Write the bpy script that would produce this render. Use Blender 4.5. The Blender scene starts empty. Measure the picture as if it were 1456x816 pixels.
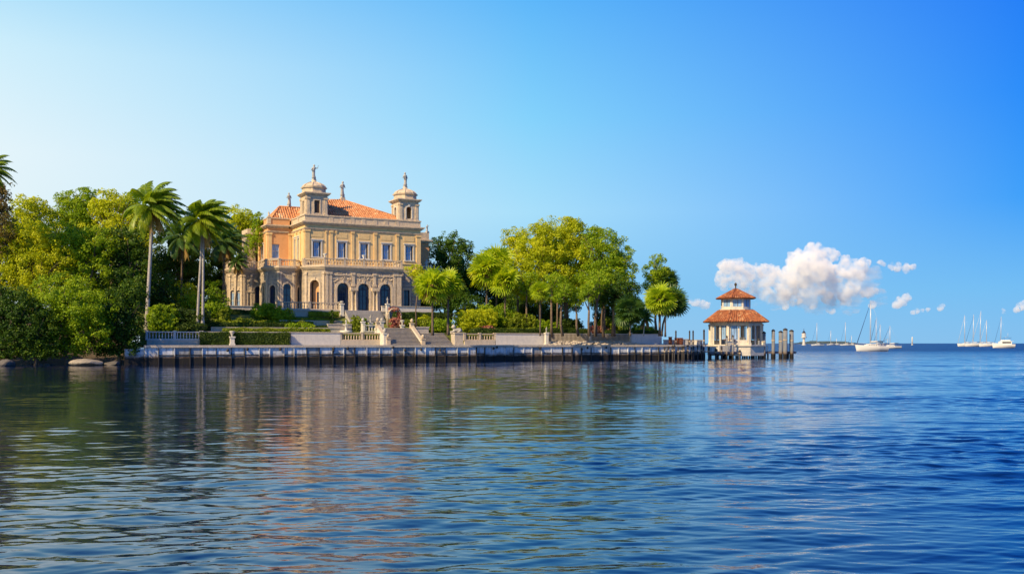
import bpy, bmesh, math, random
import numpy as np
from mathutils import Vector, Matrix
R = math.radians
SC = bpy.context.scene
COL = SC.collection
PI = math.pi

# ------------------------------------------------------------------ camera, light, sky, exposure
F = 1415.0; CX = 728.0; HY = 488.0; CZ = 2.9
cd = bpy.data.cameras.new('camera'); cam = bpy.data.objects.new('camera', cd); COL.objects.link(cam)
cam.location = (0, 0, CZ); cam.rotation_euler = (R(90), 0, 0)
cd.sensor_width = 36; cd.lens = F / 1456 * 36; cd.shift_y = (HY - 408) / 1456
cd.clip_start = 0.1; cd.clip_end = 120000
SC.camera = cam

TH = math.atan2(45.0, 85.6)
U = Vector((math.cos(TH), math.sin(TH), 0)); V = Vector((-math.sin(TH), math.cos(TH), 0))
PHI = R(20)
sd = (-U * math.cos(PHI) - V * math.sin(PHI)).normalized()
EL = R(38)
SUN = Vector((sd.x * math.cos(EL), sd.y * math.cos(EL), math.sin(EL)))
ld = bpy.data.lights.new('sun', 'SUN'); ld.energy = 5.0; ld.angle = R(0.5); ld.color = (1.0, 0.76, 0.44)
lo = bpy.data.objects.new('sun', ld); COL.objects.link(lo)
lo.rotation_euler = SUN.to_track_quat('Z', 'Y').to_euler()

W = bpy.data.worlds.new('World'); SC.world = W; W.use_nodes = True
nt = W.node_tree; nt.nodes.clear()
def N(nt, t, **k):
    n = nt.nodes.new(t)
    for a, b in k.items(): setattr(n, a, b)
    return n
def setin(n, **k):
    for a, b in k.items(): n.inputs[a.replace('_', ' ')].default_value = b
wo = N(nt, 'ShaderNodeOutputWorld'); bg = N(nt, 'ShaderNodeBackground'); bg.inputs[1].default_value = 0.0822
sk = N(nt, 'ShaderNodeTexSky', sky_type='NISHITA', sun_disc=False, sun_elevation=EL,
       sun_rotation=math.atan2(SUN.x, SUN.y), altitude=0, air_density=1.0, dust_density=0.6, ozone_density=3.0)
# the air of the photograph: pale towards the sun's side, deep blue away from it and upwards
tc = N(nt, 'ShaderNodeTexCoord'); sp = N(nt, 'ShaderNodeSeparateXYZ')
nt.links.new(tc.outputs['Generated'], sp.inputs[0])
def ramp(nt, stops, src):
    r = N(nt, 'ShaderNodeValToRGB'); e = r.color_ramp.elements
    while len(e) < len(stops): e.new(0.5)
    for q, (p, c) in zip(e, stops): q.position = p; q.color = (*c, 1)
    nt.links.new(src, r.inputs[0]); return r
def s2l(c): return tuple((v/255/12.92 if v/255 <= 0.04045 else ((v/255+0.055)/1.055)**2.4) for v in c)
SKL = [(0.0, s2l((226,240,243))), (0.17, s2l((230,246,252))), (0.26, s2l((208,240,253))), (0.345, s2l((150,216,251))), (0.6, s2l((60,140,225))), (1.0, s2l((34,96,190)))]
SKM = [(0.0, s2l((150,200,236))), (0.05, s2l((140,200,240))), (0.13, s2l((168,223,251))), (0.22, s2l((132,210,252))), (0.345, s2l((84,178,250))), (0.6, s2l((30,105,215))), (1.0, s2l((20,70,165)))]
SKR = [(0.0, s2l((132,192,238))), (0.05, s2l((112,188,244))), (0.13, s2l((56,158,250))), (0.22, s2l((32,138,250))), (0.345, s2l((14,112,246))), (0.6, s2l((8,62,165))), (1.0, s2l((10,50,140)))]
r1 = ramp(nt, SKL, sp.outputs['Z']); r2 = ramp(nt, SKM, sp.outputs['Z']); r3 = ramp(nt, SKR, sp.outputs['Z'])
m1 = N(nt, 'ShaderNodeMapRange', interpolation_type='LINEAR'); setin(m1, From_Min=-0.46, From_Max=0.02); nt.links.new(sp.outputs['X'], m1.inputs[0])
m2 = N(nt, 'ShaderNodeMapRange', interpolation_type='LINEAR'); setin(m2, From_Min=0.02, From_Max=0.46); nt.links.new(sp.outputs['X'], m2.inputs[0])
def mix(nt, f, a, b, mode='MIX'):
    m = N(nt, 'ShaderNodeMix', data_type='RGBA', blend_type=mode)
    for i, v in ((0, f), (6, a), (7, b)):
        if hasattr(v, 'is_linked') or hasattr(v, 'links'): nt.links.new(v, m.inputs[i])
        elif i: m.inputs[i].default_value = (*v, 1) if len(v) == 3 else v
        else: m.inputs[i].default_value = v
    return m.outputs[2]
c1 = mix(nt, m1.outputs[0], r1.outputs[0], r2.outputs[0]); c2 = mix(nt, m2.outputs[0], c1, r3.outputs[0])
sc_ = N(nt, 'ShaderNodeVectorMath', operation='SCALE'); sc_.inputs['Scale'].default_value = 1 / 0.105
nt.links.new(c2, sc_.inputs[0])
c3 = mix(nt, 0.975, sk.outputs[0], sc_.outputs[0])
nt.links.new(c3, bg.inputs[0])
nt.links.new(bg.outputs[0], wo.inputs[0])
SC.view_settings.view_transform = 'Standard'; SC.view_settings.look = 'None'
SC.view_settings.exposure = 0.36; SC.view_settings.gamma = 1.0; SC.view_settings.use_curve_mapping = False
SC.cycles.max_bounces = 8; SC.cycles.transparent_max_bounces = 8
# ------------------------------------------------------------------ frames and helpers
O = Vector((-50.6, 137.0, 0))
def on(px, v):
    """where the sight line through image column px meets the line parallel to the quay, v metres behind it"""
    k = (px - CX) / F; ox, oy = O.x + V.x * v, O.y + V.y * v
    u = (k * oy - ox) / (U.x - k * U.y)
    return u, oy + U.y * u
def zz(py, D): return CZ + (HY - py) * D / F
def Wp(u, v, z=0): p = O + U * u + V * v; return Vector((p.x, p.y, z))
def tag(o, label=None, cat=None, group=None, kind=None):
    for k, x in (('label', label), ('category', cat), ('group', group), ('kind', kind)):
        if x: o[k] = x
    return o
def thing(name, label, cat, loc, rot=0.0, group=None, scale=1.0):
    o = bpy.data.objects.new(name, None); COL.objects.link(o); o.location = loc; o.rotation_euler = (0, 0, rot)
    o.empty_display_size = 0.3
    if scale != 1.0: o.scale = (scale,) * 3
    return tag(o, label, cat, group)
def copy_tree(o, parent=None):
    c = o.copy(); COL.objects.link(c)
    if parent: c.parent = parent
    for ch in list(o.children): copy_tree(ch, c)
    return c
class MB:
    def __init__(s): s.v = []; s.f = []; s.sm = []
    def add(s, vs, fs, smooth=False):
        b = len(s.v); s.v += [tuple(x) for x in vs]; s.f += [tuple(b + i for i in f) for f in fs]; s.sm += [smooth] * len(fs)
    def box(s, x0, x1, y0, y1, z0, z1, M=None):
        vs = [Vector(p) for p in ((x0,y0,z0),(x1,y0,z0),(x1,y1,z0),(x0,y1,z0),(x0,y0,z1),(x1,y0,z1),(x1,y1,z1),(x0,y1,z1))]
        if M: vs = [M @ p for p in vs]
        s.add(vs, [(3,2,1,0),(4,5,6,7),(0,1,5,4),(1,2,6,5),(2,3,7,6),(3,0,4,7)])
    def prism(s, pts, z0, z1):
        n = len(pts)
        s.add([(p[0], p[1], z0) for p in pts] + [(p[0], p[1], z1) for p in pts],
              [tuple(range(n))[::-1], tuple(range(n, 2*n))] + [(i, (i+1) % n, n + (i+1) % n, n + i) for i in range(n)])
    def ext(s, poly, fr, t0, t1):
        """poly in (s, z) on a vertical face given by frame fr=(p, dir, inward); extruded from t0 to t1 inward"""
        p, d, i_ = fr; n = len(poly)
        vs = [p + d * a + i_ * t0 + Vector((0, 0, b)) for a, b in poly] + [p + d * a + i_ * t1 + Vector((0, 0, b)) for a, b in poly]
        s.add(vs, [tuple(range(n)), tuple(range(n, 2*n))[::-1]] + [(i, n + i, n + (i+1) % n, (i+1) % n) for i in range(n)])
    def tube(s, pts, rad, n=6, cap=True, smooth=True):
        pts = [Vector(p) for p in pts]; rad = rad if hasattr(rad, '__len__') else [rad] * len(pts)
        vs = []; fs = []
        for i, p in enumerate(pts):
            d = (pts[min(i+1, len(pts)-1)] - pts[max(i-1, 0)]).normalized()
            a = d.cross(Vector((0, 0, 1)) if abs(d.z) < 0.9 else Vector((1, 0, 0))).normalized(); b = d.cross(a)
            for j in range(n):
                t = 2 * PI * j / n; vs.append(p + (a * math.cos(t) + b * math.sin(t)) * rad[i])
        for i in range(len(pts) - 1):
            for j in range(n): fs.append((i*n + j, i*n + (j+1) % n, (i+1)*n + (j+1) % n, (i+1)*n + j))
        if cap: fs += [tuple(range(n))[::-1], tuple(range((len(pts)-1)*n, len(pts)*n))]
        s.add(vs, fs, smooth)
    def lathe(s, prof, n=12, c=(0, 0, 0), smooth=True, ph=0.0, sx=1, sy=1):
        vs = []; fs = []
        for r, z in prof:
            for j in range(n):
                t = 2 * PI * j / n + ph; vs.append((c[0] + r * math.cos(t) * sx, c[1] + r * math.sin(t) * sy, c[2] + z))
        m = len(prof)
        for i in range(m - 1):
            for j in range(n): fs.append((i*n + j, i*n + (j+1) % n, (i+1)*n + (j+1) % n, (i+1)*n + j))
        fs += [tuple(range(n))[::-1], tuple(range((m-1)*n, m*n))]
        s.add(vs, fs, smooth)
    def build(s, name, mat, parent=None, loc=None, rot=0.0):
        me = bpy.data.meshes.new(name); me.from_pydata(s.v, [], s.f)
        me.polygons.foreach_set('use_smooth', s.sm); me.materials.append(mat); me.update()
        bm = bmesh.new(); bm.from_mesh(me); bmesh.ops.recalc_face_normals(bm, faces=bm.faces); bm.to_mesh(me); bm.free()
        o = bpy.data.objects.new(name, me); COL.objects.link(o)
        if parent: o.parent = parent
        if loc is not None: o.location = loc; o.rotation_euler = (0, 0, rot)
        return o
def frame(p, q):
    p = Vector((*p[:2], 0)); q = Vector((*q[:2], 0)); d = (q - p).normalized()
    return (p, d, Vector((-d.y, d.x, 0))), (q - p).length
def arc(cx, cz, r, a0, a1, n): return [(cx + r * math.cos(a0 + (a1 - a0) * i / n), cz + r * math.sin(a0 + (a1 - a0) * i / n)) for i in range(n + 1)]
def wall(mb, p, q, z0, z1, th, ops=(), t0=0.0):
    """solid wall from p to q, outer face on the right-hand side, with real openings (centre, width, bottom, top, arched)"""
    fr, L = frame(p, q); x = 0.0
    for c, w, zb, zt, ar in sorted(ops):
        a, b = c - w/2, c + w/2
        if a > x + 1e-4: mb.ext([(x, z0), (a, z0), (a, z1), (x, z1)], fr, t0, th)
        if zb > z0 + 1e-3: mb.ext([(a, z0), (b, z0), (b, zb), (a, zb)], fr, t0, th)
        if ar:
            r = w / 2; pts = arc(c, zt - r, r, PI, 0, 12)
            for i in range(12): mb.ext([pts[i], pts[i+1], (pts[i+1][0], z1), (pts[i][0], z1)], fr, t0, th)
        else: mb.ext([(a, zt), (b, zt), (b, z1), (a, z1)], fr, t0, th)
        x = b
    if x < L - 1e-4: mb.ext([(x, z0), (L, z0), (L, z1), (x, z1)], fr, t0, th)
def ring(mb, fr, c, w, zb, zt, wd, pr, arch=True):
    """moulding round an opening, standing pr proud of the wall"""
    a, b = c - w/2, c + w/2; sp = zt - w/2 if arch else zt
    mb.ext([(a - wd, zb), (a, zb), (a, sp), (a - wd, sp)], fr, -pr, 0.06); mb.ext([(b, zb), (b + wd, zb), (b + wd, sp), (b, sp)], fr, -pr, 0.06)
    if arch:
        i_ = arc(c, sp, w/2, PI, 0, 12); o_ = arc(c, sp, w/2 + wd, PI, 0, 12)
        for k in range(12): mb.ext([i_[k], i_[k+1], o_[k+1], o_[k]], fr, -pr, 0.06)
        mb.ext([(c - .14, zt - .05), (c + .14, zt - .05), (c + .2, zt + wd + .15), (c - .2, zt + wd + .15)], fr, -pr - .08, 0.0)
    else: mb.ext([(a - wd, zt), (b + wd, zt), (b + wd, zt + wd), (a - wd, zt + wd)], fr, -pr, 0.06)
def offs(pts, d, closed=False):
    """offset a polyline to its outer (right-hand) side by d with mitred corners"""
    out = []; n = len(pts); P = [Vector((p[0], p[1])) for p in pts]
    for i in range(n):
        ds = []
        if closed or i > 0: ds.append((P[i] - P[i-1]).normalized())
        if closed or i < n - 1: ds.append((P[(i+1) % n] - P[i]).normalized())
        ns = [Vector((e.y, -e.x)) for e in ds]
        if len(ns) == 1: m = ns[0]
        else: m = (ns[0] + ns[1]); m = m / max(0.3, m.length_squared) * 2
        out.append(P[i] + m * d)
    return out
def band(mb, pts, z0, z1, pr, th=0.3, closed=False):
    a = offs(pts, pr, closed); b = offs(pts, -th, closed); n = len(pts)
    for i in range(n if closed else n - 1):
        j = (i + 1) % n
        mb.prism([a[i], a[j], b[j], b[i]], z0, z1)
def cornice(mb, pts, z, h, pr, closed=False, th=0.3):
    band(mb, pts, z, z + h*.3, pr*.35, th, closed); band(mb, pts, z + h*.3 + .002, z + h*.62, pr*.7, th, closed); band(mb, pts, z + h*.62 + .002, z + h, pr, th, closed)

# ------------------------------------------------------------------ materials
def newmat(name):
    m = bpy.data.materials.new(name); m.use_nodes = True; nt = m.node_tree; nt.nodes.clear()
    out = N(nt, 'ShaderNodeOutputMaterial'); b = N(nt, 'ShaderNodeBsdfPrincipled'); nt.links.new(b.outputs[0], out.inputs[0])
    return m, nt, b, out
def coords(nt, scale=(1, 1, 1), kind='Object'):
    t = N(nt, 'ShaderNodeTexCoord'); mp = N(nt, 'ShaderNodeMapping'); mp.inputs['Scale'].default_value = scale
    nt.links.new(t.outputs[kind], mp.inputs[0]); return mp.outputs[0]
def noise(nt, vec, scale, detail=5, rough=.6):
    n = N(nt, 'ShaderNodeTexNoise'); setin(n, Scale=scale, Detail=detail, Roughness=rough); nt.links.new(vec, n.inputs['Vector']); return n.outputs['Fac']
def rng(nt, v, a, b, lo=0.0, hi=1.0):
    m = N(nt, 'ShaderNodeMapRange'); setin(m, From_Min=a, From_Max=b, To_Min=lo, To_Max=hi); nt.links.new(v, m.inputs[0]); return m.outputs[0]
def bump(nt, b, h, dist, strength=1.0):
    n = N(nt, 'ShaderNodeBump'); n.inputs['Strength'].default_value = strength; n.inputs['Distance'].default_value = dist
    nt.links.new(h, n.inputs['Height']); nt.links.new(n.outputs[0], b.inputs['Normal'])
def stone(name, c1, c2, dirt=(0.10, 0.085, 0.07), amt=.6, sc=1.0, rough=.88, bm_=.05, courses=None, streak=.5):
    m, nt, b, _ = newmat(name); v = coords(nt)
    n1 = noise(nt, v, .9*sc, 7, .65); n2 = noise(nt, v, 4.5*sc, 5, .7); n3 = noise(nt, coords(nt, (3.0, 3.0, .35)), 1.1*sc, 5, .65)
    c = mix(nt, rng(nt, n1, .35, .65), c1, c2)
    c = mix(nt, rng(nt, n2, .56, .8, 0, amt), c, dirt)
    c = mix(nt, rng(nt, n3, .56, .78, 0, streak), c, tuple(x * .9 for x in dirt))
    h = n2
    if courses:
        t = N(nt, 'ShaderNodeTexCoord'); s = N(nt, 'ShaderNodeSeparateXYZ'); nt.links.new(t.outputs['Object'], s.inputs[0])
        a = N(nt, 'ShaderNodeMath', operation='ADD'); nt.links.new(s.outputs[0], a.inputs[0]); nt.links.new(s.outputs[1], a.inputs[1])
        cb = N(nt, 'ShaderNodeCombineXYZ'); nt.links.new(a.outputs[0], cb.inputs[0]); nt.links.new(s.outputs[2], cb.inputs[1])
        br = N(nt, 'ShaderNodeTexBrick'); nt.links.new(cb.outputs[0], br.inputs[0])
        setin(br, Scale=1.0, Mortar_Size=.02, Brick_Width=courses[0], Row_Height=courses[1], Color1=(1, 1, 1, 1), Color2=(.8, .8, .8, 1), Mortar=(.6, .58, .56, 1))
        c = mix(nt, .8, c, br.outputs[0], 'MULTIPLY')
        ma = N(nt, 'ShaderNodeMath', operation='MULTIPLY_ADD'); nt.links.new(br.outputs['Fac'], ma.inputs[0]); ma.inputs[1].default_value = -.6; nt.links.new(n2, ma.inputs[2]); h = ma.outputs[0]
    nt.links.new(c, b.inputs['Base Color']); b.inputs['Roughness'].default_value = rough; bump(nt, b, h, bm_)
    return m
def plain(name, c, rough=.5, metal=0.0, var=.25, sc=3.0, bm_=0.0, spec=.5):
    m, nt, b, _ = newmat(name); n = noise(nt, coords(nt), sc, 4)
    col = mix(nt, rng(nt, n, .3, .7), tuple(x * (1 - var) for x in c), tuple(min(1, x * (1 + var * .5)) for x in c))
    nt.links.new(col, b.inputs['Base Color']); setin(b, Roughness=rough, Metallic=metal); b.inputs['Specular IOR Level'].default_value = spec
    if bm_: bump(nt, b, n, bm_)
    return m
def leafmat(name, ramp_, rough=.55, tr=.4, noise_sc=.22, spec=.25):
    m, nt, b, out = newmat(name)
    g = N(nt, 'ShaderNodeNewGeometry'); n = noise(nt, coords(nt), noise_sc, 3)
    a = N(nt, 'ShaderNodeMath', operation='MULTIPLY_ADD'); nt.links.new(g.outputs['Random Per Island'], a.inputs[0]); a.inputs[1].default_value = .5
    nt.links.new(rng(nt, n, .3, .7, 0, .5), a.inputs[2])
    r = ramp(nt, [(i / (len(ramp_) - 1), c) for i, c in enumerate(ramp_)], a.outputs[0])
    nt.links.new(r.outputs[0], b.inputs['Base Color']); setin(b, Roughness=rough); b.inputs['Specular IOR Level'].default_value = spec
    t = N(nt, 'ShaderNodeBsdfTranslucent'); tcol = mix(nt, 1.0, r.outputs[0], (1.6, 1.5, .5), 'MULTIPLY'); nt.links.new(tcol, t.inputs[0])
    ms = N(nt, 'ShaderNodeMixShader'); ms.inputs[0].default_value = tr
    nt.links.new(b.outputs[0], ms.inputs[1]); nt.links.new(t.outputs[0], ms.inputs[2]); nt.links.new(ms.outputs[0], out.inputs[0])
    return m
def glassmat(name, c, rough=.08):
    m, nt, b, _ = newmat(name); n = noise(nt, coords(nt, (6, 6, .4)), 1.5, 3)
    nt.links.new(mix(nt, rng(nt, n, .4, .6), tuple(x*.45 for x in c), c), b.inputs['Base Color']); setin(b, Roughness=rough); b.inputs['IOR'].default_value = 1.6
    return m
M = {}
M['ochre'] = stone('ochre_stucco', (.82, .60, .29), (.72, .49, .22), (.30, .20, .11), .5, 1.0, .9, .03, streak=.55)
M['orange'] = stone('orange_stucco', (.76, .40, .18), (.68, .34, .14), (.34, .18, .09), .35, 1.0, .9, .02, streak=.3)
M['stone'] = stone('coral_stone', (.72, .57, .38), (.42, .38, .34), (.07, .065, .065), 1.0, 1.5, .92, .25, courses=(1.3, .62), streak=.85)
M['trim'] = stone('stone_trim', (.76, .60, .40), (.52, .43, .33), (.11, .09, .07), .85, 2.0, .9, .1, streak=.8)
M['white'] = stone('limewashed_trim', (.72, .68, .60), (.60, .57, .50), (.25, .22, .18), .4, 2.0, .8, .02)
M['statue'] = stone('statue_stone', (.55, .52, .46), (.40, .38, .34), (.08, .08, .08), .8, 5.0, .9, .03)
M['balus'] = stone('baluster_stone', (.62, .50, .36), (.48, .40, .30), (.14, .12, .10), .6, 3.0, .9, .03)
M['gstone'] = stone('garden_stone', (.60, .52, .42), (.46, .40, .33), (.10, .10, .08), .7, 2.0, .92, .06)
M['plaster'] = stone('stained_plaster', (.66, .62, .57), (.54, .52, .50), (.20, .19, .18), .5, 1.2, .9, .03, streak=.55)
M['step'] = stone('step_stone', (.55, .49, .42), (.42, .38, .34), (.15, .13, .11), .6, 2.0, .9, .04)
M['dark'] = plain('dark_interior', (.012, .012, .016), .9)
M['navy'] = plain('navy_paint', (.010, .018, .050), .4)
M['brown'] = plain('brown_shutter', (.10, .055, .03), .6)
M['glass'] = glassmat('window_glass', (.32, .54, .88), .3)
M['glassd'] = glassmat('door_glass', (.02, .045, .11))
M['bark'] = plain('bark', (.16, .115, .08), .95, var=.5, sc=4, bm_=.05)
M['barkd'] = plain('dark_bark', (.07, .05, .035), .95, var=.5, sc=4, bm_=.05)
M['palmbark'] = plain('pale_palm_bark', (.40, .37, .34), .9, var=.4, sc=5, bm_=.03)
M['grass'] = plain('lawn', (.14, .17, .02), .9, var=.4, sc=2.5, bm_=.05)
M['soil'] = plain('soil', (.10, .075, .045), .95, var=.5, sc=1.5, bm_=.1)
M['paving'] = stone('quay_paving', (.52, .46, .40), (.42, .38, .34), (.15, .13, .1), .5, 2, .9, .02)
M['wood'] = plain('weathered_wood', (.20, .19, .20), .85, var=.45, sc=6, bm_=.03)
M['wetwood'] = plain('wet_wood', (.035, .03, .028), .6, var=.4, sc=6, bm_=.03)
M['rust'] = plain('rusty_metal', (.40, .12, .04), .8, var=.5, sc=5)
M['boatw'] = plain('white_gelcoat', (.80, .79, .76), .25, var=.06, sc=1)
M['mast'] = plain('mast_aluminium', (.62, .62, .62), .4, .3, .1)
M['canvas'] = plain('blue_canvas', (.02, .06, .22), .8)
M['sail'] = plain('furled_sail', (.70, .66, .60), .8)
M['cloud'] = None
def tilemat(name, c1, c2, c3):
    m, nt, b, _ = newmat(name); v = coords(nt)
    vr = N(nt, 'ShaderNodeTexVoronoi'); setin(vr, Scale=2.6); nt.links.new(v, vr.inputs['Vector'])
    w = N(nt, 'ShaderNodeSeparateColor'); nt.links.new(vr.outputs['Color'], w.inputs[0])
    r = ramp(nt, [(0, c1), (.45, c2), (.8, c2), (1, c3)], w.outputs[0])
    n = noise(nt, v, 1.2, 5)
    c = mix(nt, rng(nt, n, .58, .78, 0, .35), r.outputs[0], (.25, .12, .07))
    nt.links.new(c, b.inputs['Base Color']); setin(b, Roughness=.85)
    wv = N(nt, 'ShaderNodeTexWave', wave_type='BANDS', bands_direction='Z', wave_profile='SAW'); setin(wv, Scale=1.1, Distortion=.4); nt.links.new(v, wv.inputs['Vector'])
    bump(nt, b, wv.outputs['Fac'], .08)
    return m
M['tile'] = tilemat('terracotta_tiles', (.40, .15, .06), (.62, .28, .12), (.76, .50, .28))
M['tile2'] = tilemat('bright_terracotta_tiles', (.20, .065, .03), (.38, .125, .045), (.56, .32, .16))

def balustrade(parent, pts, z, h=1.1, n_per=.42, mat='balus', closed=False, post=.36, name='balustrade', proto={}, base=.18):
    """rails and plinth (one mesh), posts at the corners, every baluster a piece of its own"""
    key = (mat, round(h, 2), base)
    mb = MB(); band(mb, pts, z, z + base, .16, .16, closed); band(mb, pts, z + h - .14, z + h, .17, .17, closed)
    root = mb.build(name, M[mat], parent)
    n = len(pts)
    for p in pts:
        b = MB(); b.box(-post/2, post/2, -post/2, post/2, 0, h - .02); b.box(-post*.62, post*.62, -post*.62, post*.62, h - .018, h + .12)
        o = b.build('post', M[mat], root); o.location = (p[0], p[1], z)
    if key not in proto:
        b = MB(); hh = h - .14 - base
        b.lathe([(.10, 0), (.10, .05*hh), (.05, .12*hh), (.105, .38*hh), (.06, .7*hh), (.05, .86*hh), (.10, .93*hh), (.10, hh)], 6, smooth=False)
        proto[key] = b.build('baluster', M[mat]); first = proto[key]
    else: first = None
    src = proto[key]
    for i in range(n if closed else n - 1):
        a = Vector((*pts[i][:2], 0)); b = Vector((*pts[(i+1) % n][:2], 0)); L = (b - a).length; k = int((L - post) / n_per)
        for j in range(k):
            q = a.lerp(b, (post/2 + (j + .5) * (L - post) / k) / L)
            if first is not None: o = first; first = None
            else: o = src.copy(); COL.objects.link(o)
            o.parent = root; o.location = (q.x, q.y, z + base)
    return root
# ------------------------------------------------------------------ the mansion
VM = 22.0
U0, DM = on(433.5, VM)
def mx(px, y=0.0): return on(px, VM + y)[0] - U0          # column px -> x in the mansion's own frame at depth y
WM = mx(598)
G = 8.4                                                    # terrace level
mans = thing('mansion', 'ochre and stone waterfront mansion with terracotta hip roofs, two corner towers and an arched porch', 'mansion', Wp(U0, VM), TH)
ZU, ZC = 15.9, 23.2                                        # upper floor level, main cornice
winx = [mx(p) for p in (450.5, 486, 517.7, 549.3, 581.7)]

def window(parent, fr, c, w, zb, zt, surround=True, arch=False, shutters=True, mat='white', door=False, depth=.28, wd=.24):
    """moulded surround > sash bars, shutters and pane, set back into the opening"""
    s = MB()
    if surround: ring(s, fr, c, w, zb, zt, wd, .09 if wd < .3 else .16, arch); 
    if not door:
        s.ext([(c - w/2 - .34, zb - .2), (c + w/2 + .34, zb - .2), (c + w/2 + .34, zb - .002), (c - w/2 - .34, zb - .002)], fr, -.2, .1)
    if surround and not arch: s.ext([(c - w/2 - .36, zt + .242), (c + w/2 + .36, zt + .242), (c + w/2 + .36, zt + .4), (c - w/2 - .36, zt + .4)], fr, -.2, .05)
    o = s.build('door' if door else 'window', M[mat], parent)
    sp = zt - w/2 if arch else zt
    poly = [(c - w/2, zb), (c + w/2, zb)] + (arc(c, sp, w/2, 0, PI, 10) if arch else [(c + w/2, zt), (c - w/2, zt)])
    g = MB(); g.ext(poly, fr, depth + .04, depth + .08); g.build('pane', M['glassd' if door else 'glass'], o)
    f = MB(); t = (.07 if door else .03); e = .002
    iw = w * (.62 if shutters and not door else .96)
    f.ext([(c - iw/2, zb), (c - iw/2 + t, zb), (c - iw/2 + t, sp), (c - iw/2, sp)], fr, depth - .05, depth + .035)
    f.ext([(c + iw/2 - t, zb), (c + iw/2, zb), (c + iw/2, sp), (c + iw/2 - t, sp)], fr, depth - .05, depth + .035)
    f.ext([(c - t/2, zb), (c + t/2, zb), (c + t/2, sp), (c - t/2, sp)], fr, depth - .048, depth + .033)
    for zq in ([zb + .02, zb + (sp - zb) * .5, sp - .1] if not door else [zb + .02, zb + (sp - zb) * .35, zb + (sp - zb) * .68, sp - .12]):
        f.ext([(c - iw/2 + t + e, zq), (c - t/2 - e, zq), (c - t/2 - e, zq + .07), (c - iw/2 + t + e, zq + .07)], fr, depth - .046, depth + .03)
        f.ext([(c + t/2 + e, zq), (c + iw/2 - t - e, zq), (c + iw/2 - t - e, zq + .07), (c + t/2 + e, zq + .07)], fr, depth - .046, depth + .03)
    if arch:
        f.ext([(c - w/2, sp), (c + w/2, sp), (c + w/2, sp + .1), (c - w/2, sp + .1)], fr, depth - .04, depth + .03)
        for a in (PI*.27, PI*.5, PI*.73):
            dx, dz = math.cos(a), math.sin(a)
            f.ext([(c - .035*dz, sp + .1), (c + .035*dz, sp + .1), (c + .035*dz + dx*w*.46, sp + dz*w*.46), (c - .035*dz + dx*w*.46, sp + dz*w*.46)], fr, depth - .035, depth + .025)
    f.build('sash', M['navy' if door else 'white'], o)
    if shutters:
        for s_ in (-1, 1):
            q = MB(); a, b = sorted((c + s_ * w/2, c + s_ * w * .33))
            if door: a, b = sorted((c + s_ * w/2, c + s_ * w * .30))
            q.ext([(a, zb), (b, zb), (b, sp), (a, sp)], fr, depth - .14, depth - .07)
            for k in range(int((sp - zb) / .3)): q.ext([(a + .05, zb + .08 + k*.3), (b - .05, zb + .08 + k*.3), (b - .05, zb + .2 + k*.3), (a + .05, zb + .2 + k*.3)], fr, depth - .17, depth - .138)
            q.build('shutter', M['navy'], o)
    return o
def pilaster(mb, fr, c, w, z0, z1, pr=.13):
    if isinstance(mb, str):
        q = MB(); pilaster(q, fr, c, w, z0, z1, pr); q.build('pilaster', M[mb], mans); return
    mb.ext([(c - w/2, z0), (c + w/2, z0), (c + w/2, z1), (c - w/2, z1)], fr, -pr, .05)
    mb.ext([(c - w*.66, z0 - .002), (c + w*.66, z0 - .002), (c + w*.66, z0 + .4), (c - w*.66, z0 + .4)], fr, -pr - .08, .04)
    mb.ext([(c - w*.66, z1 - .35), (c + w*.66, z1 - .35), (c + w*.66, z1 + .001), (c - w*.66, z1 + .001)], fr, -pr - .1, .04)
def figure(mb, h, seed=0, arm=True):
    """a draped standing figure of height h in contrapposto"""
    r = random.Random(seed); s = h / 2.0
    sw = r.choice((-1, 1)) * .05
    pr = [(.26, 0), (.27, .08), (.21, .35), (.19, .7), (.20, .95), (.17, 1.12), (.21, 1.32), (.235, 1.5), (.19, 1.6), (.08, 1.66), (.075, 1.72)]
    n = 12; vs = []; fs = []
    for i, (rr, z) in enumerate(pr):
        ox = sw * math.sin(z * 2.2)
        for j in range(n):
            t = 2*PI*j/n; k = 1 + (.16 * math.cos(4*t + z*3 + seed) if z < 1.15 else 0)
            vs.append(((ox + rr*k*math.cos(t))*s, rr*.78*k*math.sin(t)*s, z*s))
    for i in range(len(pr) - 1):
        for j in range(n): fs.append((i*n + j, i*n + (j+1) % n, (i+1)*n + (j+1) % n, (i+1)*n + j))
    fs += [tuple(range(n))[::-1], tuple(range((len(pr)-1)*n, len(pr)*n))]
    mb.add(vs, fs, True)
    hx = sw * math.sin(3.8) * s
    mb.lathe([(.02*s, 0), (.09*s, .05*s), (.125*s, .15*s), (.12*s, .24*s), (.07*s, .32*s), (.01*s, .34*s)], 10, (hx, 0, 1.66*s))
    up = r.random() < .5 and arm
    for d in (-1, 1):
        sh = Vector((d*.22*s, 0, 1.48*s))
        if d == 1 and up: el, ha = sh + Vector((.25*s, -.1*s, .05*s)), sh + Vector((.34*s, -.12*s, .42*s))
        else: el, ha = sh + Vector((d*.16*s, .02*s, -.36*s)), sh + Vector((d*.0*s - .03*d*s, -.24*s, -.42*s))
        mb.tube([sh, el, ha], [.075*s, .06*s, .045*s], 7)
def statue(px_or_loc, z, h, label, seed=0, ped=.35, mat='statue', cat='statue', group=None, arm=True):
    loc = px_or_loc; mb = MB()
    mb.box(-.3, .3, -.3, .3, 0, ped*.5); mb.box(-.24, .24, -.24, .24, ped*.5 + .001, ped)
    t = MB(); figure(t, h, seed, arm); mb.add([(a*1.2, b*1.2, c + ped) for a, b, c in t.v], t.f, True)
    o = mb.build('statue', M[mat], None, (loc[0], loc[1], z), TH + .35)
    return tag(o, label, cat, group)
def mw(x, y): return Wp(U0 + x, VM + y)

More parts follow.
